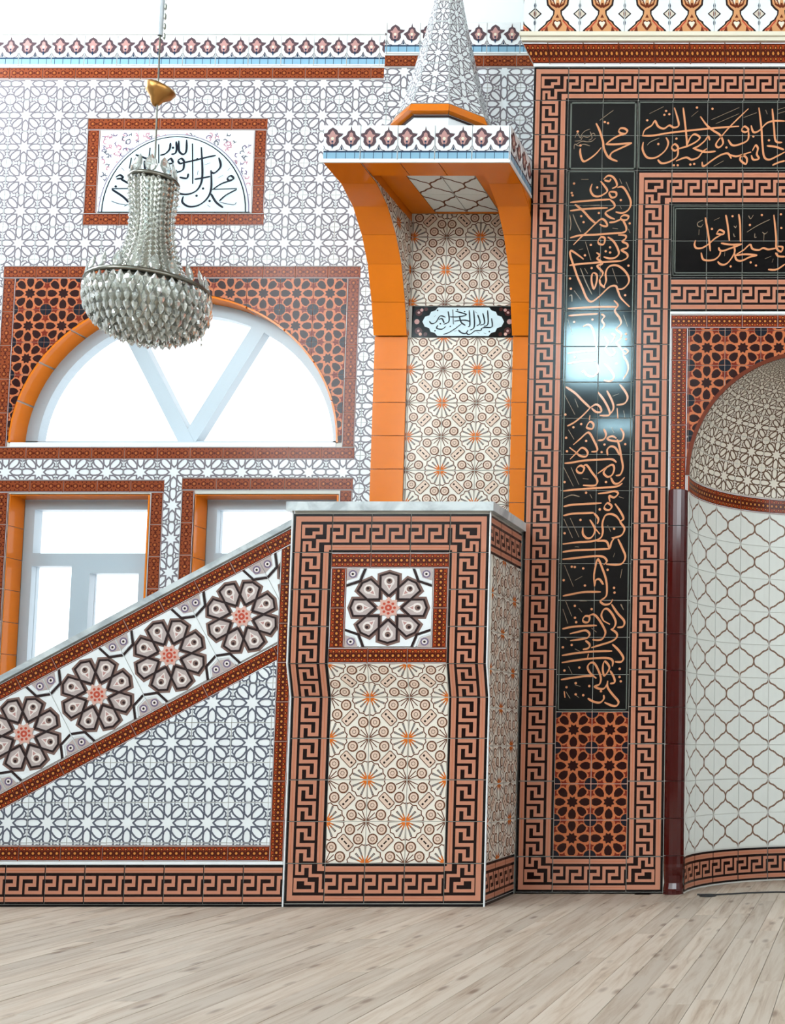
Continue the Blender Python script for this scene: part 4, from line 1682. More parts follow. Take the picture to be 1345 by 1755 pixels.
# ================================================================ PULPIT CANOPY
YP = 6.87
PX0, PX1 = -2.84, -1.853
cn = thing('pulpit_canopy', 'tiled canopy with orange curved brackets and a white pointed spire, above the pulpit', 'canopy', (-2.345, YP, 2.0))
FP = plane_front(YP)
m2 = MB()
m2.box(PX0 + .003, PX1 - .003, YP + .005, YB + .0, 2.014, 5.122, 'grout')
pier = put('pier', m2.mesh('pier'), cn)
for x0, x1 in ((PX0, -2.645), (-2.03, PX1)):
    z = 3.185
    while z > 2.1:
        put_tile(pier, 'pilaster_tile', 'plain_amber', x0, z - .1975, x1 - x0, .1975, plane_front(YP - .012))
        z -= .1975
SUNA = (-2.437, 2.79)
fill(pier, 'star_tile', 'sun_b', -2.645, -2.03, 2.014, 3.180, .2, .2, FP, anchor=SUNA, alt='sun_a')
fill(pier, 'star_tile', 'sun_b', -2.645, -2.03, 3.374, 3.93, .2, .2, FP, anchor=SUNA, alt='sun_a')
# bismillah tile
put_tile(pier, 'inscription_tile', 'plain_panel_black', -2.630, 3.182, .600, .190, FP)
m2 = MB()
bx, bz = -2.326, 3.277
cart = [(-.24, 0), (-.225, .03), (-.20, .038), (-.19, .06), (-.165, .068), (-.15, .086), (.15, .086), (.165, .068), (.19, .06), (.20, .038), (.225, .03), (.24, 0)]
cart = cart + [(x, -y) for x, y in reversed(cart[1:-1])]
cart = [(bx + x, bz + y) for x, y in cart]
for i in range(len(cart)):
    m2.flat([(bx, bz), cart[i], cart[(i + 1) % len(cart)]], .0008, 'sky_tile')
for sx in (-1, 1):
    for (u, v, r, c) in ((.262, .055, .022, 'oxblood'), (.262, -.055, .022, 'oxblood'), (.272, 0, .016, 'frieze_pink'), (.245, .07, .010, 'frieze_pink'), (.25, -.075, .010, 'rose_pink'), (.262, .055, .008, 'frieze_pink'), (.262, -.055, .008, 'frieze_pink'), (.22, .075, .012, 'oxblood'), (.22, -.075, .012, 'oxblood')):
        m2.flat(circ(bx + sx * u, bz + v, r, 8), .0012 if r < .012 else .0009, c)
o = put('cartouche', m2.mesh('cartouche'), pier, FP)
o['label'] = 'pale blue scalloped cartouche with flowered ends'
lettering(pier, 'inscription', 'bism', YP, .0076, .0036, 'black_ink', 'ink_slate', .6, 'black calligraphy in the pale cartouche', d=.0020)

# brackets
PROF = [(6.12, 3.88), (6.35, 3.872), (6.51, 3.815), (6.64, 3.705), (6.735, 3.57), (6.805, 3.37), (6.85, 3.185)]
COVE = PROF + [(6.05, 3.185), (6.05, 3.88)]
side = minus(rect(6.12, 6.88, 3.185, 3.88), edges(COVE))
for x0, x1 in ((PX0, -2.645), (-2.03, PX1)):
    m2 = MB(lambda x, y, d: (d, x, y))
    for p in side:
        m2.prism([(a + .003, b + .003) for a, b in p], x0 + .004, x1 - .004, 'amber')
    brk = put('bracket', m2.mesh('bracket'), cn)
    for (y0, z0), (y1, z1) in zip(PROF, PROF[1:]):
        l = math.hypot(y1 - y0, z1 - z0)
        ty, tz = (y1 - y0) / l, (z1 - z0) / l
        ny, nz = (tz, -ty)          # towards the open side, front and below
        if ny > 0:
            ny, nz = -ny, -nz
        g = .0016
        q = [(y0 + ty * g, z0 + tz * g), (y1 - ty * g, z1 - tz * g)]
        q = q + [(q[1][0] + ny * .007, q[1][1] + nz * .007), (q[0][0] + ny * .007, q[0][1] + nz * .007)]
        m2 = MB(lambda x, y, d: (d, x, y))
        m2.prism(q, x0 + .001, x1 - .001, 'amber')
        put('bracket_tile', m2.mesh('bracket_tile'), brk)
    if x0 == PX0:
        fill(brk, 'star_tile', 'sun_a', 6.12, 6.868, 3.19, 3.88, .2, .2, plane_right(-2.645), anchor=(6.27, 3.19), alt='sun_b', holes=[COVE])
    else:
        fill(brk, 'bracket_tile', 'plain_amber', 6.12, 6.535, 3.19, 3.88, .2, .2, plane_right(PX1 + .003), anchor=(6.12, 3.28), holes=[COVE])
# top slab, coffer and soffit
m2 = MB()
m2.box(PX0 + .004, PX1 - .002, 6.128, 6.875, 3.942, 4.072, 'tile_white')
m2.box(-2.642, -2.033, 6.128, 6.285, 3.889, 3.942, 'tile_white')
m2.box(PX0 + .004, -2.6455, 6.128, 6.868, 3.8835, 3.942, 'amber')
m2.box(-2.0295, PX1 - .004, 6.128, 6.868, 3.8835, 3.942, 'amber')
slab = put('slab', m2.mesh('slab'), cn)
fill(slab, 'soffit_tile', 'plain_amber', -2.645, -2.03, -6.29, -6.12, .205, .17, plane_down(3.88))
FD = plane_down(3.93)
fill(slab, 'lattice_tile', 'ogee_soffit', -2.50, -2.12, -6.84, -6.39, .19, .225, FD)
for (x0, x1, y0, y1) in ((-2.645, -2.50, 6.29, 6.865), (-2.12, -2.03, 6.29, 6.865), (-2.50, -2.12, 6.29, 6.39), (-2.50, -2.12, 6.84, 6.865)):
    put_tile(slab, 'soffit_tile', 'plain_amber', x0, -y1, x1 - x0, y1 - y0, FD)
run_h(slab, 'frieze_tile', 'frieze', PX0, PX1, 3.882, .195, plane_front(6.12))
run_h(slab, 'frieze_tile', 'frieze', 6.12, 6.53, 3.882, .195, plane_right(PX1 + .006))
m2 = MB()
m2.box(PX0 - .002, PX1 + .008, 6.112, 6.121, 3.868, 3.882, 'tile_white')
m2.box(PX1 + .002, PX1 + .010, 6.121, 6.53, 3.868, 3.882, 'tile_white')
put('edge_trim', m2.mesh('edge_trim'), slab)
# pier above the canopy
fill(pier, 'wall_tile', 'star_white', PX0, PX1, 4.08, 4.834, .2, .2, FP, anchor=(-2.02, 4.71))
run_h(pier, 'border_tile', 'ring_h', PX0, PX1, 4.84, .077, FP)
fill(pier, 'frieze_tile', 'frieze', PX0, PX1, 4.925, 5.12, .2, .195, FP, anchor=(-2.83, 4.925))
# spire
SX, SY = -2.325, 6.49
def octa(ap):
    r = ap / math.cos(PI / 8)
    return [(SX + r * math.cos(PI / 8 + k * PI / 4), SY + r * math.sin(PI / 8 + k * PI / 4)) for k in range(8)]
UP = lambda x, y, d: (x, y, d)
CONE = [(4.262, .250), (4.36, .215), (4.50, .178), (4.70, .132), (4.90, .090), (5.10, .052), (5.42, .004)]
def apo(z):
    for (z0, r0), (z1, r1) in zip(CONE, CONE[1:]):
        if z <= z1:
            return r0 + (r1 - r0) * (z - z0) / (z1 - z0)
    return CONE[-1][1]
m2 = MB()
for (z0, r0), (z1, r1) in zip(CONE, CONE[1:]):
    A0, A1 = octa(max(.001, r0 - .006)), octa(max(.001, r1 - .006))
    for k in range(8):
        m2.face([(*A0[k], z0), (*A0[(k + 1) % 8], z0), (*A1[(k + 1) % 8], z1), (*A1[k], z1)], 'grout')
spire = put('spire', m2.mesh('spire'), cn)
m2 = MB(UP)
m2.prism(octa(.225), 4.07, 4.215, 'tile_white')
dr = put('drum', m2.mesh('drum'), spire)
m2 = MB(UP)
m2.prism(octa(.235), 4.196, 4.204, 'crest_line')
put('ring_line', m2.mesh('ring_line'), spire)
for k in range(8):
    a = k * PI / 4
    nx, ny = math.cos(a), math.sin(a)
    tx, ty = -ny, nx
    m2 = MB()
    ap0, ap1 = .248, .270
    hw0, hw1 = ap0 * math.tan(PI / 8) - .001, ap1 * math.tan(PI / 8) - .001
    V = lambda ap, hw, z: [(SX + nx * ap + tx * s * hw, SY + ny * ap + ty * s * hw, z) for s in (-1, 1)]
    a0, a1 = V(ap1, hw1, 4.213)
    b0, b1 = V(ap0, hw0, 4.262)
    c0, c1 = V(.20, .08, 4.213)
    d0, d1 = V(.20, .08, 4.262)
    m2.face([a0, a1, b1, b0], 'amber')
    m2.face([a0, a1, c1, c0], 'amber')
    m2.face([b0, b1, d1, d0], 'amber')
    put('ring_tile', m2.mesh('ring_tile'), spire)
ZR = [4.264, 4.40, 4.54, 4.68, 4.82, 4.96, 5.12, 5.30]
for k in range(8):
    a = k * PI / 4
    nx, ny = math.cos(a), math.sin(a)
    tx, ty = -ny, nx
    for z0, z1 in zip(ZR, ZR[1:]):
        def cf(x, y, d, z0=z0, z1=z1, nx=nx, ny=ny, tx=tx, ty=ty):
            z = z0 + y
            ap = apo(z) + d
            hw = ap * math.tan(PI / 8) * (x / .1 - 1)
            return (SX + nx * ap + tx * hw, SY + ny * ap + ty * hw, z)
        me = tile_mesh('star_white', .2, z1 - z0, f=cf, cuts=[(1, [CONE[j][0] - z0 for j in range(len(CONE)) if z0 < CONE[j][0] < z1])], th=.005, name='spire_tile')
        put('spire_tile', me, spire)

# ================================================================ PULPIT
pu = thing('pulpit', 'tall box pulpit framed in Greek-key tiles with a marble top, left of the prayer niche', 'pulpit', (-2.345, 6.4, 0))
T = .197
QX0, QX1 = -2.84, -1.855
m2 = MB(lambda x, y, d: (d, x, y))
m2.prism([(6.005, .0), (6.99, .0), (6.99, 1.966), (6.005, 1.966)], QX0 + .004, QX1 - .004, 'grout')
m2.prism([(5.955, 1.199), (6.0051, 1.034), (6.0051, 1.966), (5.955, 1.966)], QX0 + .004, QX1 - .004, 'grout')
body = put('body', m2.mesh('body'), pu)
m2 = MB()
m2.box(QX0 + .001, QX1 - .001, 5.9995, 6.1, 0.0, .013, 'line_black')  # black strip painting the shadow gap at the floor
m2.box(QX1 - .01, QX1 - .0005, 6.0, 6.52, 0.0, .013, 'line_black')
put('base_joint', m2.mesh('base_joint'), pu)
FU, FL = plane_front(5.95), plane_front(6.0)
ln = math.hypot(.05, .165)
zx = Vector((0, -.05 / ln, .165 / ln))
yx = zx.cross(Vector((1, 0, 0)))
FS = Matrix(((1, yx.x, zx.x, 0), (0, yx.y, zx.y, 6.0), (0, yx.z, zx.z, 1.035), (0, 0, 0, 1)))
put_tile(body, 'key_tile', 'key_bl', QX0, .015, T, T, FL)
put_tile(body, 'key_tile', 'key_br', QX1 - T, .015, T, T, FL)
run_h(body, 'key_tile', 'key_h', QX0 + T, QX1 - T, .015, T, FL)
put_tile(body, 'key_tile', 'key_tl', QX0, 1.955 - T, T, T, FU)
put_tile(body, 'key_tile', 'key_tr', QX1 - T, 1.955 - T, T, T, FU)
run_h(body, 'key_tile', 'key_h', QX0 + T, QX1 - T, 1.955 - T, T, FU)
for x in (QX0, QX1 - T):
    run_v(body, 'key_tile', 'key_v', x, T, .212, 1.035, FL)
    put_tile(body, 'key_tile', 'key_v', x, 0.0, T, ln, FS)
    run_v(body, 'key_tile', 'key_v', x, T, 1.2, 1.955 - T, FU)
ax, bx_ = QX0 + T, QX1 - T
fill(body, 'star_tile', 'sun_a', ax, bx_, .212, 1.035, T, (1.035 - .212) / 4, FL, alt='sun_b')
for i in range(3):
    put_tile(body, 'star_tile', 'sun_b' if i % 2 else 'sun_a', ax + i * T, 0, T, ln, FS)
strip_frame(body, 'fine', ax, bx_, 1.2, 1.758, .079, FU)
put_tile(body, 'rosette_tile', 'rosette', ax + .079, 1.279, bx_ - ax - .158, 1.758 - .079 - 1.279, FU)
m2 = MB(UP)
m2.prism([(-2.868, 5.925), (-1.83, 5.925), (-1.83, 6.515), (-1.858, 6.515), (-1.858, 6.855), (-2.868, 6.855)], 1.966, 2.012, 'marble')
o = put('marble_top', m2.mesh('marble_top'), pu)
o['label'] = 'pale grey marble top slab'
for x0, x1 in ((QX0 - .007, QX0 - .001), (QX1 + .001, QX1 + .007)):
    m2 = MB(lambda x, y, d: (d, x, y))
    for q in ([(5.946, 1.2), (5.958, 1.2), (5.958, 1.966), (5.946, 1.966)], [(5.996, 1.035), (6.008, 1.035), (5.958, 1.2), (5.946, 1.2)], [(5.996, 0), (6.008, 0), (6.008, 1.035), (5.996, 1.035)]):
        m2.prism(q, x0, x1, 'tile_white')
    o = put('corner_trim', m2.mesh('corner_trim'), pu)
    o['label'] = 'thin white corner trim'
FR = plane_right(QX1)
run_h(body, 'key_tile', 'key_h', 5.96, 6.525, 1.758, T, FR, t=.19)
fill(body, 'star_tile', 'sun_a', 6.01, 6.525, .212, 1.758, .2, (1.758 - .212) / 8, FR, anchor=(6.01, .212), alt='sun_b')
run_h(body, 'key_tile', 'key_h', 6.01, 6.525, .015, T, FR, t=.19)

# ================================================================ STAIR BALUSTRADE
st = thing('stair_balustrade', 'sloping tiled stair balustrade with a band of star rosettes, rising to the pulpit', 'balustrade', (-3.8, 6.05, 0))
SL = .554
SA = math.atan(SL)
ZT = lambda x: 1.927 + SL * (x + 2.878)
SX1, SX0 = -2.849, -5.2
m2 = MB(lambda x, y, d: (x, d, y))
m2.prism([(SX0, 0), (SX1, 0), (SX1, ZT(SX1) - .034), (SX0, ZT(SX0) - .034)], 6.005, 6.14, 'grout')
sbody = put('body', m2.mesh('body'), st)
m2 = MB(lambda x, y, d: (x, d, y))
m2.prism([(SX0 - .02, ZT(SX0 - .02) - .032), (SX1, ZT(SX1) - .032), (SX1, ZT(SX1)), (SX0 - .02, ZT(SX0 - .02))], 5.985, 6.16, 'marble')
o = put('handrail', m2.mesh('handrail'), st)
o['label'] = 'pale grey marble coping'
m2 = MB()
m2.box(SX0, SX1, 5.9995, 6.1, 0.0, .011, 'line_black')  # shadow line under the tiles, put in as a black strip
put('base_joint', m2.mesh('base_joint'), st)
OX, OZ = SX1, ZT(SX1) - .036
FSL = Matrix.Translation((OX, 6.0, OZ)) @ Matrix.Rotation(-SA, 4, 'Y')
def loc(x, z):
    dx, dz = x - OX, z - OZ
    return (dx * math.cos(SA) + dz * math.sin(SA), -dx * math.sin(SA) + dz * math.cos(SA))
def worldxz(u, v):
    return (OX + u * math.cos(SA) - v * math.sin(SA), OZ + u * math.sin(SA) + v * math.cos(SA))
SS, SBD = .078, .414
reg_all = [loc(SX0, 0.0), loc(SX1, 0.0), loc(SX1, 3), loc(SX0, 3)]
VX = SX1 - .072
reg_in = [loc(SX0, 0.30), loc(VX, 0.30), loc(VX, 3), loc(SX0, 3)]
rc = loc(-3.1283, 1.484)
fill(sbody, 'border_tile', 'fine_h', -2.75, .1, -SS, 0, .2, SS, FSL, anchor=(.02, -SS), region=[reg_all])
fill(sbody, 'rosette_tile', 'rosette', -2.75, .05, -SS - SBD, -SS, .4045, SBD, FSL, anchor=(rc[0] - .202, -SS - SBD), region=[reg_in])
fill(sbody, 'border_tile', 'fine_h', -2.75, .05, -2 * SS - SBD, -SS - SBD, .2, SS, FSL, anchor=(.02, -2 * SS - SBD), region=[reg_in])
def under(v, x0, x1, z0):
    a, b = worldxz(-4, v), worldxz(1, v)
    zl = lambda x: a[1] + (b[1] - a[1]) * (x - a[0]) / (b[0] - a[0])
    if zl(x0) <= z0:
        x0 = a[0] + (z0 - a[1]) * (b[0] - a[0]) / (b[1] - a[1])
        return [(x0, z0), (x1, z0), (x1, zl(x1))]
    return [(x0, z0), (x1, z0), (x1, zl(x1)), (x0, zl(x0))]
run_v(sbody, 'border_tile', 'fine_v', VX, .072, .222, 2.0, FL, region=[under(-SS, VX, SX1, .222)])
run_h(sbody, 'border_tile', 'fine_h', SX0, VX, .222, .078, FL, region=[under(-2 * SS - SBD, SX0, VX, .222)] if False else None)
fill(sbody, 'field_tile', 'star_field', SX0, VX, .302, 1.3, .1985, .1985, FL, anchor=(-3.1336, .709), region=[under(-2 * SS - SBD, SX0, VX, .302)])
run_h(sbody, 'key_tile', 'key_h', SX0, SX1, .012, .193, FL)
m2 = MB()
m2.box(SX0, SX1 - .001, 5.998, 6.01, .207, .220, 'tile_white')
o = put('line_trim', m2.mesh('line_trim'), sbody)
o['label'] = 'thin white tile line'

# ================================================================ PRAYER NICHE (MIHRAB)
YM = 6.53
LIM = -0.10
mh = thing('prayer_niche', 'large prayer niche framed in Greek-key tiles and black panels of gold calligraphy', 'prayer niche', (XC, 6.76, 0))
FM = plane_front(YM)
t = .198
x0, x1 = -1.848, 2 * XC + 1.848
c1, c2, c3, c4 = x0 + t, x0 + 2 * t, x0 + 3 * t, x0 + 4 * t
mir = lambda x: 2 * XC - x
m2 = MB(lambda x, y, d: (x, YM - d, y))
ps = minus(rect(x0 + .002, x1 - .002, 0, 4.80), edges(NICHE))
for p in ps:
    m2.prism(p, -(YB - YM), -.005, 'grout')
sur = put('surround', m2.mesh('surround'), mh)
blk = part('calligraphy_border', mh)
m2 = MB()
m2.box(x0 + .001, c4 - .001, YM - .0005, YM + .1, 0.0, .007, 'line_black')  # dark strip standing in for the shade at the floor
put('base_joint', m2.mesh('base_joint'), mh)
ZTOP = 4.64
# outer border: left, top, right, and its turn along the floor into the inner border
put_tile(sur, 'key_tile', 'key_tl', x0, ZTOP - t, t, t, FM)
run_h(sur, 'key_tile', 'key_h', c1, mir(c1), ZTOP - t, t, FM, limit=LIM)
put_tile(sur, 'key_tile', 'key_tr', mir(c1), ZTOP - t, t, t, FM, limit=LIM)
for a, flip in ((x0, 0), (mir(c1), 1)):
    put_tile(sur, 'key_tile', 'key_br' if flip else 'key_bl', a, .008, t, .19, FM, limit=LIM)
    run_v(sur, 'key_tile', 'key_v', a, t, .198, ZTOP - t, FM, limit=LIM)
run_h(sur, 'key_tile', 'key_h', c1, c3, .008, .19, FM)
run_h(sur, 'key_tile', 'key_h', mir(c3), mir(c1), .008, .19, FM, limit=LIM)
ZK = 4.030
for a, bl, tl in ((c3, 'key_br', 'key_tl'), (mir(c4), 'key_bl', 'key_tr')):
    put_tile(sur, 'key_tile', bl, a, .008, t, .19, FM, limit=LIM)
    run_v(sur, 'key_tile', 'key_v', a, t, .198, ZK - t, FM, limit=LIM)
    put_tile(sur, 'key_tile', tl, a, ZK - t, t, t, FM, limit=LIM)
run_h(sur, 'key_tile', 'key_h', c4, mir(c4), ZK - t, t, FM, limit=LIM)
run_h(sur, 'key_tile', 'key_h', c4, mir(c4), 3.214, .195, FM, limit=LIM)
# black tiles
HB = (ZK - .977) / 15
for a in (c1, mir(c3)):
    fill(blk, 'black_tile', 'plain_panel_black', a, a + 2 * t, .977, ZK, t, HB, FM, limit=LIM)
    fill(sur, 'star_tile', 'star_dark', a, a + 2 * t, .198, .977, t, (.977 - .198) / 4, FM, limit=LIM)
fill(blk, 'black_tile', 'plain_panel_black', c1, mir(c1), ZK, ZTOP - t, t, (ZTOP - t - ZK) / 2, FM, limit=LIM)
n8 = (mir(c4) - c4) / 8
fill(blk, 'black_tile', 'plain_panel_black', c4, mir(c4), 3.409, ZK - t, n8, (ZK - t - 3.409) / 2, FM, limit=LIM)
# thin printed borders on the black tiles
m2 = MB()
def lines(a, b, z0, z1, w=.006):
    for r in (rect(a, b, z0, z0 + w), rect(a, b, z1 - w, z1), rect(a, a + w, z0, z1), rect(b - w, b, z0, z1)):
        m2.flat(r, .0008, 'line_sage')
lines(c1 + .010, c3 - .010, .985, ZK - .004)
lines(c1 + .014, c3 - .008, ZK + .006, ZTOP - t - .010, .009)
lines(c3 + .006, mir(c3) - .006, ZK + .010, ZTOP - t - .008, .007)
lines(c4 + .010, mir(c4) - .010, 3.418, ZK - t - .008, .005)
lines(c4 + .020, mir(c4) - .020, 3.432, ZK - t - .022, .006)
o = put('border_line', m2.mesh('border_line'), blk, FM)
o['label'] = 'thin grey lines edging the black panels'
NIB = .9
lettering(blk, 'inscription', 'band', YM, .0114, .0052, 'gold_ink', 'gold_thin', NIB, 'long vertical gold inscription on black')
lettering(blk, 'inscription', 'name', YM, .0118, .0045, 'gold_ink', 'gold_thin', NIB, 'single gold word in the black corner square')
lettering(blk, 'inscription', 'top', YM, .0113, .0052, 'gold_ink', 'gold_thin', NIB, 'gold inscription along the top black band')
lettering(blk, 'inscription', 'inner', YM, .0108, .0045, 'gold_ink', 'gold_thin', NIB, 'gold inscription in the small black panel')
# rust border and spandrels round the arch
bl0, bw, bt = c4 + .006, .096, .078
BZ = 3.196
m2 = MB()
for r in (rect(c4 + .001, mir(c4) - .001, 3.199, 3.212), rect(c4 + .0005, c4 + .005, 2.205, 3.198)):
    m2.prism(r, -.006, .0005, 'tile_white')
o = put('line_trim', m2.mesh('line_trim'), sur, FM)
o['label'] = 'thin white tile line'
run_h(sur, 'border_tile', 'fine_h', bl0, mir(bl0), BZ - bt, bt, FM, limit=LIM)
for a in (bl0, mir(bl0) - bw):
    run_v(sur, 'border_tile', 'fine_v', a, bw, 2.20, BZ - bt, FM, limit=LIM)
RIM = .020
disc = [(XC + (NR + RIM) * math.cos(PI * i / 48), NZ - .002 + (NR + RIM) * math.sin(PI * i / 48)) for i in range(49)]
fill(sur, 'spandrel_tile', 'star_dark', bl0 + bw, mir(bl0) - bw, NZ, BZ - bt, .2, .2, FM, anchor=(-.748, 2.905), holes=[disc], limit=LIM)
m2 = MB()
for i in range(48):
    a, b = PI * i / 48, PI * (i + 1) / 48
    q = [(XC + r * math.cos(u), NZ + r * math.sin(u)) for r, u in ((NR - .002, a), (NR + RIM - .001, a), (NR + RIM - .001, b), (NR - .002, b))]
    m2.prism(q, -.006, .006, 'crest_brown')
o = put('arch_rim', m2.mesh('arch_rim'), sur, FM)
o['label'] = 'narrow brown rim of the arch'
# dark red engaged columns
cw = (XC - NR) - c4 - .004
prof = [(-.5, 0), (-.5, .12), (-.46, .30), (-.36, .55), (-.2, .72), (0, .78), (.2, .72), (.36, .55), (.46, .30), (.5, .12), (.5, 0)]
for a, col in ((c4 + .002 + cw / 2, True), (mir(c4) - .002 - cw / 2, False)):
    colm = part('column', mh)
    plan = [(a + px * (cw - .004), py * .050) for px, py in prof]
    zs = [.205 + k * .199 for k in range(11)]
    zs[-1] = 2.198
    for za, zb in zip(zs, zs[1:]):
        m2 = MB(lambda x, y, d: (x, YM - y, d))
        m2.prism(plan, za + .0015, zb - .0015, 'oxblood', 0.0)
        o = put('column_tile', m2.mesh('column_tile', False), colm)
    m2 = MB()
    rows = [(0.0, 1.30), (.02, 1.30), (.03, 1.12), (.06, .92), (.10, .98), (.13, 1.18), (.145, 1.22), (.16, 1.05), (.203, 1.0)]
    rng = []
    for z, s in rows:
        rng.append([(a + px * (cw - .004) * min(s, 1.0), YM - py * .050 * s * 1.1, z) for px, py in prof])
    for r0, r1 in zip(rng, rng[1:]):
        for i in range(len(prof) - 1):
            m2.face([r0[i], r0[i + 1], r1[i + 1], r1[i]], 'oxblood')
    o = put('column_base', m2.mesh('column_base', True), colm)
# niche wall: backing, key base, lattice, rust band
def cyl(x, y, d, z0=0.0, p0=0.0):
    ph = p0 + x / NR
    r = NR - d
    return (XC - r * math.cos(ph), YM + r * math.sin(ph), z0 + y)
m2 = MB()
n = 44
for i in range(n):
    a, b = PI * i / n, PI * (i + 1) / n
    P = lambda u, z, r=NR + .004: (XC - r * math.cos(u), YM + r * math.sin(u), z)
    m2.face([P(a, 0), P(b, 0), P(b, NZ + .01), P(a, NZ + .01)], 'grout')
    m2.face([P(a, 0, NR + .02), P(b, 0, NR + .02), P(b, NZ + .01, NR + .02), P(a, NZ + .01, NR + .02)], 'grout')
nwall = put('niche_wall', m2.mesh('niche_wall'), mh)
m2 = MB()
for i in range(n):
    a, b = PI * i / n, PI * (i + 1) / n
    for j in range(16):
        la, lb = PI / 2 * j / 16, PI / 2 * (j + 1) / 16
        S = lambda u, l, r=NR + .004: (XC - r * math.cos(l) * math.cos(u), YM + r * math.cos(l) * math.sin(u), NZ + r * math.sin(l))
        m2.face([S(a, la), S(b, la), S(b, lb), S(a, lb)], 'grout')
hdome = put('half_dome', m2.mesh('half_dome'), mh)
NC = 11
cwid = PI * NR / NC
def niche_row(name, key, z0, h, limit_phi=1.75):
    cuts = [(0, [cwid * k / 5 for k in range(1, 5)])]
    me = tile_mesh(key, cwid, h, f=lambda x, y, d: ((NR - d) * math.cos(x / NR) * -1, (NR - d) * math.sin(x / NR), y), cuts=cuts, th=.006, name=name)
    for i in range(NC):
        ph = i * cwid / NR
        mat = Matrix.Translation((XC, YM, z0)) @ Matrix.Rotation(-ph, 4, 'Z')
        if ph > limit_phi:
            MERGE.setdefault(nwall.name, (nwall, []))[1].append((me, mat))
        else:
            put(name, me, nwall, mat)
niche_row('key_tile', 'key_h', .008, .19)
hl = (2.186 - .203) / 10
for j in range(10):
    niche_row('lattice_tile', 'ogee', .203 + j * hl, hl)
niche_row('border_tile', 'fine_h', 2.190, .092)
# half dome
ND = 12
dw = PI * NR / ND
gd = lambda y: 2 * math.atan(math.exp(y / NR)) - PI / 2
for j in range(10):
    y0 = j * dw
    def dome(x, y, d, y0=y0):
        l = gd(y0 + y)
        r = NR - d
        ph = x / NR
        return (-r * math.cos(l) * math.cos(ph), r * math.cos(l) * math.sin(ph), r * math.sin(l))
    cuts = [(0, [dw * k / 4 for k in range(1, 4)]), (1, [dw * k / 4 for k in range(1, 4)])]
    me = tile_mesh('star_cream', dw, dw, f=dome, cuts=cuts, th=.004, name='dome_tile')
    for i in range(ND):
        ph = i * dw / NR
        mat = Matrix.Translation((XC, YM, NZ)) @ Matrix.Rotation(-ph, 4, 'Z')
        if ph > 1.9 or j > 7:
            MERGE.setdefault(hdome.name, (hdome, []))[1].append((me, mat))
        else:
            put('dome_tile', me, hdome, mat)
# cornice and crest
h = math.hypot(.06, .096)
zx = Vector((0, -.06 / h, .096 / h))
yx = zx.cross(Vector((1, 0, 0)))
FC = Matrix(((1, yx.x, zx.x, 0), (0, yx.y, zx.y, YM - .001), (0, yx.z, zx.z, ZTOP + .014), (0, 0, 0, 1)))
CXL = x0 - .050
m2 = MB()
m2.box(x0 - .002, mir(x0) + .002, YM - .004, YM + .01, ZTOP + .002, ZTOP + .014, 'tile_white')
m2.box(CXL - .004, mir(CXL) + .004, YM - .075, YM + .3, ZTOP + .112, ZTOP + .134, 'cream_line')
m2.box(CXL - .012, mir(CXL) + .012, YM - .088, YM + .3, ZTOP + .134, ZTOP + .158, 'cream_line')
for p, q in (((x0, ZTOP + .012), (CXL, ZTOP + .112)),):
    m2.face([(x0, YM, p[1]), (CXL, YM - .06, q[1]), (CXL, YM + .3, q[1]), (x0, YM + .3, p[1])], 'tile_white')
o = put('cornice', m2.mesh('cornice'), mh)
fill(o, 'cornice_tile', 'fine_h', CXL - .01, mir(CXL) + .01, 0, h, .2, h, FC, anchor=(x0 + .09, 0), region=[[(x0, 0), (mir(x0), 0), (mir(CXL), h), (CXL, h)]], limit=LIM)
o['label'] = 'cream moulding of the cornice'
FK = plane_front(YM - .055)
m2 = MB()
m2.box(CXL + .002, mir(CXL) - .002, YM - .051, YM + .3, ZTOP + .158, 5.395, 'grout')
crw = put('crest_wall', m2.mesh('crest_wall'), mh)
fill(crw, 'crest_tile', 'crest', CXL, mir(CXL), 4.798, 5.398, .2535, .60, FK, anchor=(-1.833, 4.798), limit=LIM)

# the far half of the niche surround, out of the picture, as joined tiles
for pname, (parent, items) in MERGE.items():
    V, F, MI, names = [], [], [], []
    for me, mat in items:
        b = len(V)
        V += [tuple(mat @ v.co) for v in me.vertices]
        mp = []
        for m_ in me.materials:
            if m_ not in names:
                names.append(m_)
            mp.append(names.index(m_))
        for pl in me.polygons:
            F.append(tuple(b + i for i in pl.vertices))
            MI.append(mp[pl.material_index])
    me = bpy.data.meshes.new('tile_field')
    me.from_pydata(V, [], F)
    for m_ in names:
        me.materials.append(m_)
    me.polygons.foreach_set('material_index', MI)
    me.update()
    o = put('tile_field', me, parent)
    o['kind'] = 'stuff'

# ================================================================ CHANDELIER
CX, CY = -3.045, 5.0
ch = thing('chandelier', 'crystal basket chandelier hanging on a rod in front of the arched window', 'chandelier', (CX, CY, 2.5))
AT = lambda x, y, z: Matrix.Translation((CX + x, CY + y, z))
m2 = MB()
m2.tube([(CX, CY, 9.0), (CX + .004, CY, 4.5), (CX - .004, CY, 3.88)], .0105, 'cable_grey')
put('rod', m2.mesh('rod', True), ch)
m2 = MB()
for k in range(24):
    m2.lathe([(.0, 3.86 + k * .045), (.006, 3.87 + k * .045), (.006, 3.885 + k * .045), (0, 3.895 + k * .045)], 6, 'silver', CX + .014, CY)
put('chain', m2.mesh('chain'), ch)
m2 = MB()
m2.tube([(CX - .004, CY, 3.89), (CX, CY, 3.30)], .004, 'dark_metal', 6)
put('wire', m2.mesh('wire', True), ch)
m2 = MB()
m2.lathe([(.006, 3.655), (.055, 3.650), (.062, 3.640), (.050, 3.612), (.026, 3.590), (.018, 3.572), (.008, 3.560), (0, 3.558)], 24, 'gold_cup')
me = m2.mesh('ceiling_cup', True)
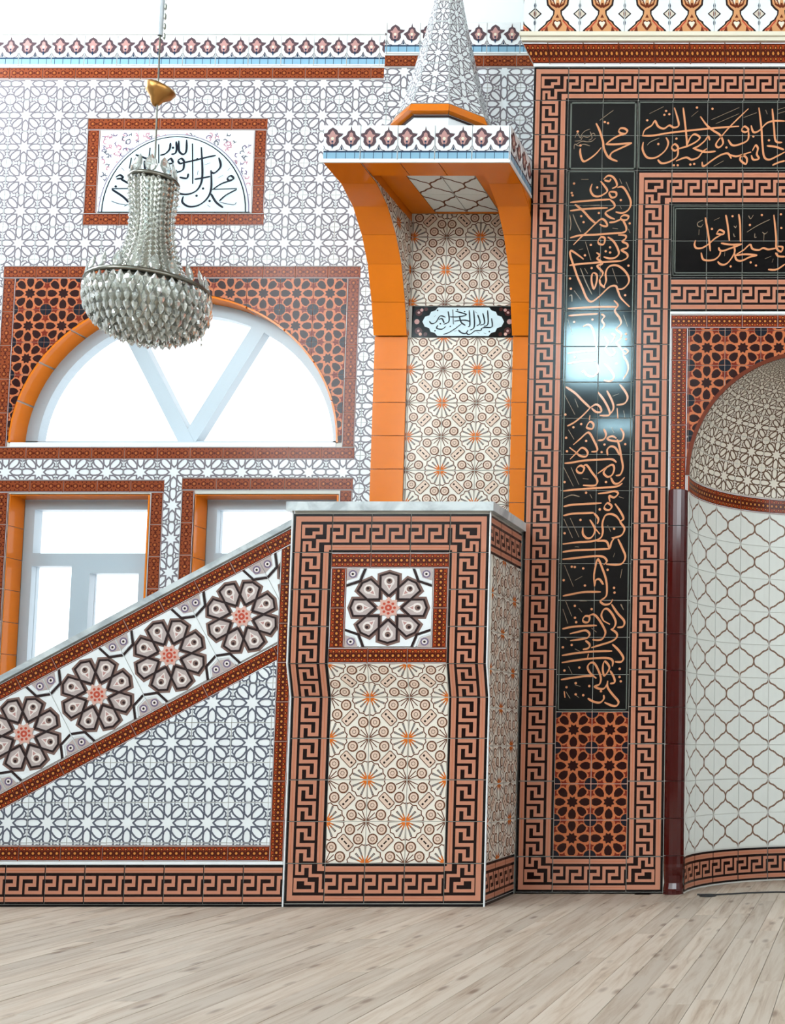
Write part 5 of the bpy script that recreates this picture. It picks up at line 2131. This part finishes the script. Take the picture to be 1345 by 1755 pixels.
o = put('ceiling_cup', me, ch, AT(0, 0, 0) @ Matrix.Translation((0, 0, 3.61)) @ Matrix.Rotation(.28, 4, 'Y') @ Matrix.Translation((0, 0, -3.61)))
o['label'] = 'small golden cup on the rod'

def crystal(prof, n=6, flat=1.0, name='crystal'):
    m3 = MB()
    m3.lathe(prof, n, 'crystal')
    m3.v = [(a, b * flat, c) for a, b, c in m3.v]
    return m3.mesh(name)
DROP = crystal([(0, .016), (.007, .0045), (.0135, -.006), (.0105, -.020), (0, -.034)], 6, .8, 'crystal_drop')
LEAF = crystal([(0, 0), (.016, .018), (.022, .042), (.016, .070), (0, .098)], 8, .35, 'crystal_leaf')
# basket frame
m2 = MB()
m2.lathe([(.232, 2.756), (.239, 2.746), (.232, 2.736), (.225, 2.746), (.232, 2.756)], 40, 'dark_metal', CX, CY)
for k in range(10):
    a = k * PI / 5
    m2.tube([(CX + .23 * math.cos(a), CY + .23 * math.sin(a), 2.746), (CX, CY, 2.79)], .004, 'dark_metal', 5)
bring = put('basket_ring', m2.mesh('basket_ring', True), ch)
m2 = MB()
m2.lathe([(.205, 2.738), (.208, 2.66), (.178, 2.60), (.12, 2.555), (.05, 2.532), (0, 2.528)], 32, 'silver', CX, CY)
bframe = put('basket_frame', m2.mesh('basket_frame', True), ch)
tiers = [(.233, 2.722), (.234, 2.684), (.226, 2.648), (.210, 2.616), (.185, 2.590), (.154, 2.570), (.120, 2.554), (.083, 2.542), (.04, 2.534)]
for q, (r, z) in enumerate(tiers):
    n = max(5, round(2 * PI * r / .031))
    for k in range(n):
        a = 2 * PI * (k + .5 * (q % 2)) / n
        put('crystal_drop', DROP, bframe, AT(r * math.cos(a), r * math.sin(a), z) @ Matrix.Rotation(a + PI / 2 + RND.uniform(-.4, .4), 4, 'Z') @ Matrix.Rotation(RND.uniform(-.2, .2), 4, 'X') @ Matrix.Diagonal((1.0, 1.0, 1.15, 1)))
for k in range(20):
    a = 2 * PI * k / 20
    put('crystal_leaf', LEAF, bring, AT(.232 * math.cos(a), .232 * math.sin(a), 2.746) @ Matrix.Rotation(a + PI / 2, 4, 'Z') @ Matrix.Rotation(-.25, 4, 'X') @ Matrix.Diagonal((.98, 1, .88, 1)))
# neck
m2 = MB()
m2.lathe([(.092, 3.232), (.099, 3.222), (.092, 3.212), (.085, 3.222), (.092, 3.232)], 32, 'dark_metal', CX, CY)
nring = put('neck_ring', m2.mesh('neck_ring', True), ch)
m2 = MB()
m2.lathe([(.080, 3.22), (.074, 3.12), (.066, 3.05), (.072, 2.95), (.098, 2.86), (.115, 2.79)], 24, 'silver', CX, CY)
nframe = put('neck_frame', m2.mesh('neck_frame', True), ch)
for k in range(9):
    a = 2 * PI * (k + .3) / 9
    put('crystal_leaf', LEAF, nring, AT(.090 * math.cos(a), .090 * math.sin(a), 3.224) @ Matrix.Rotation(a + PI / 2, 4, 'Z') @ Matrix.Rotation(-.22, 4, 'X') @ Matrix.Diagonal((1.15, 1, .95, 1)))
path = [(.093, 3.21), (.088, 3.13), (.081, 3.06), (.083, 2.98), (.098, 2.90), (.122, 2.83), (.150, 2.78)]
m3 = MB()
for i in range(len(path) - 1):
    for s in range(3):
        f = (s + .5) / 3
        r = path[i][0] + (path[i + 1][0] - path[i][0]) * f
        z = path[i][1] + (path[i + 1][1] - path[i][1]) * f
        m3.lathe([(0, z + .012), (.0085, z), (0, z - .012)], 6, 'crystal', r, 0)
STR = m3.mesh('bead_strand')
for k in range(30):
    put('bead_strand', STR, nframe, AT(0, 0, 0) @ Matrix.Rotation(2 * PI * k / 30, 4, 'Z') @ Matrix.Translation((0, 0, .006 * (k % 3))))
m3 = MB()
for k in range(7):
    m3.lathe([(0, 2.64 - k * .022), (.004, 2.63 - k * .022), (0, 2.62 - k * .022)], 6, 'crystal', CX + .236, CY)
put('pull_chain', m3.mesh('pull_chain'), ch)

# ================================================================ CABLE ON THE FLOOR
cb = MB()
cb.tube([(-.86, 6.46, .0045), (-.80, 6.44, .0045), (-.72, 6.47, .0045), (-.60, 6.53, .0045), (-.45, 6.57, .0045), (-.25, 6.55, .0045), (.1, 6.60, .0045), (.5, 6.55, .0045)], .0042, 'cable_black')
cb.tube([(-.80 + .042 * math.cos(a * PI / 8), 6.42 + .042 * math.sin(a * PI / 8), .0042) for a in range(17)], .004, 'cable_black')
cab = put('floor_cable', cb.mesh('floor_cable', True))
cab['label'] = 'thin black cable lying on the boards in front of the prayer niche'
cab['category'] = 'cable'
for o in bpy.data.objects:
    if 'at' in o:
        del o['at']
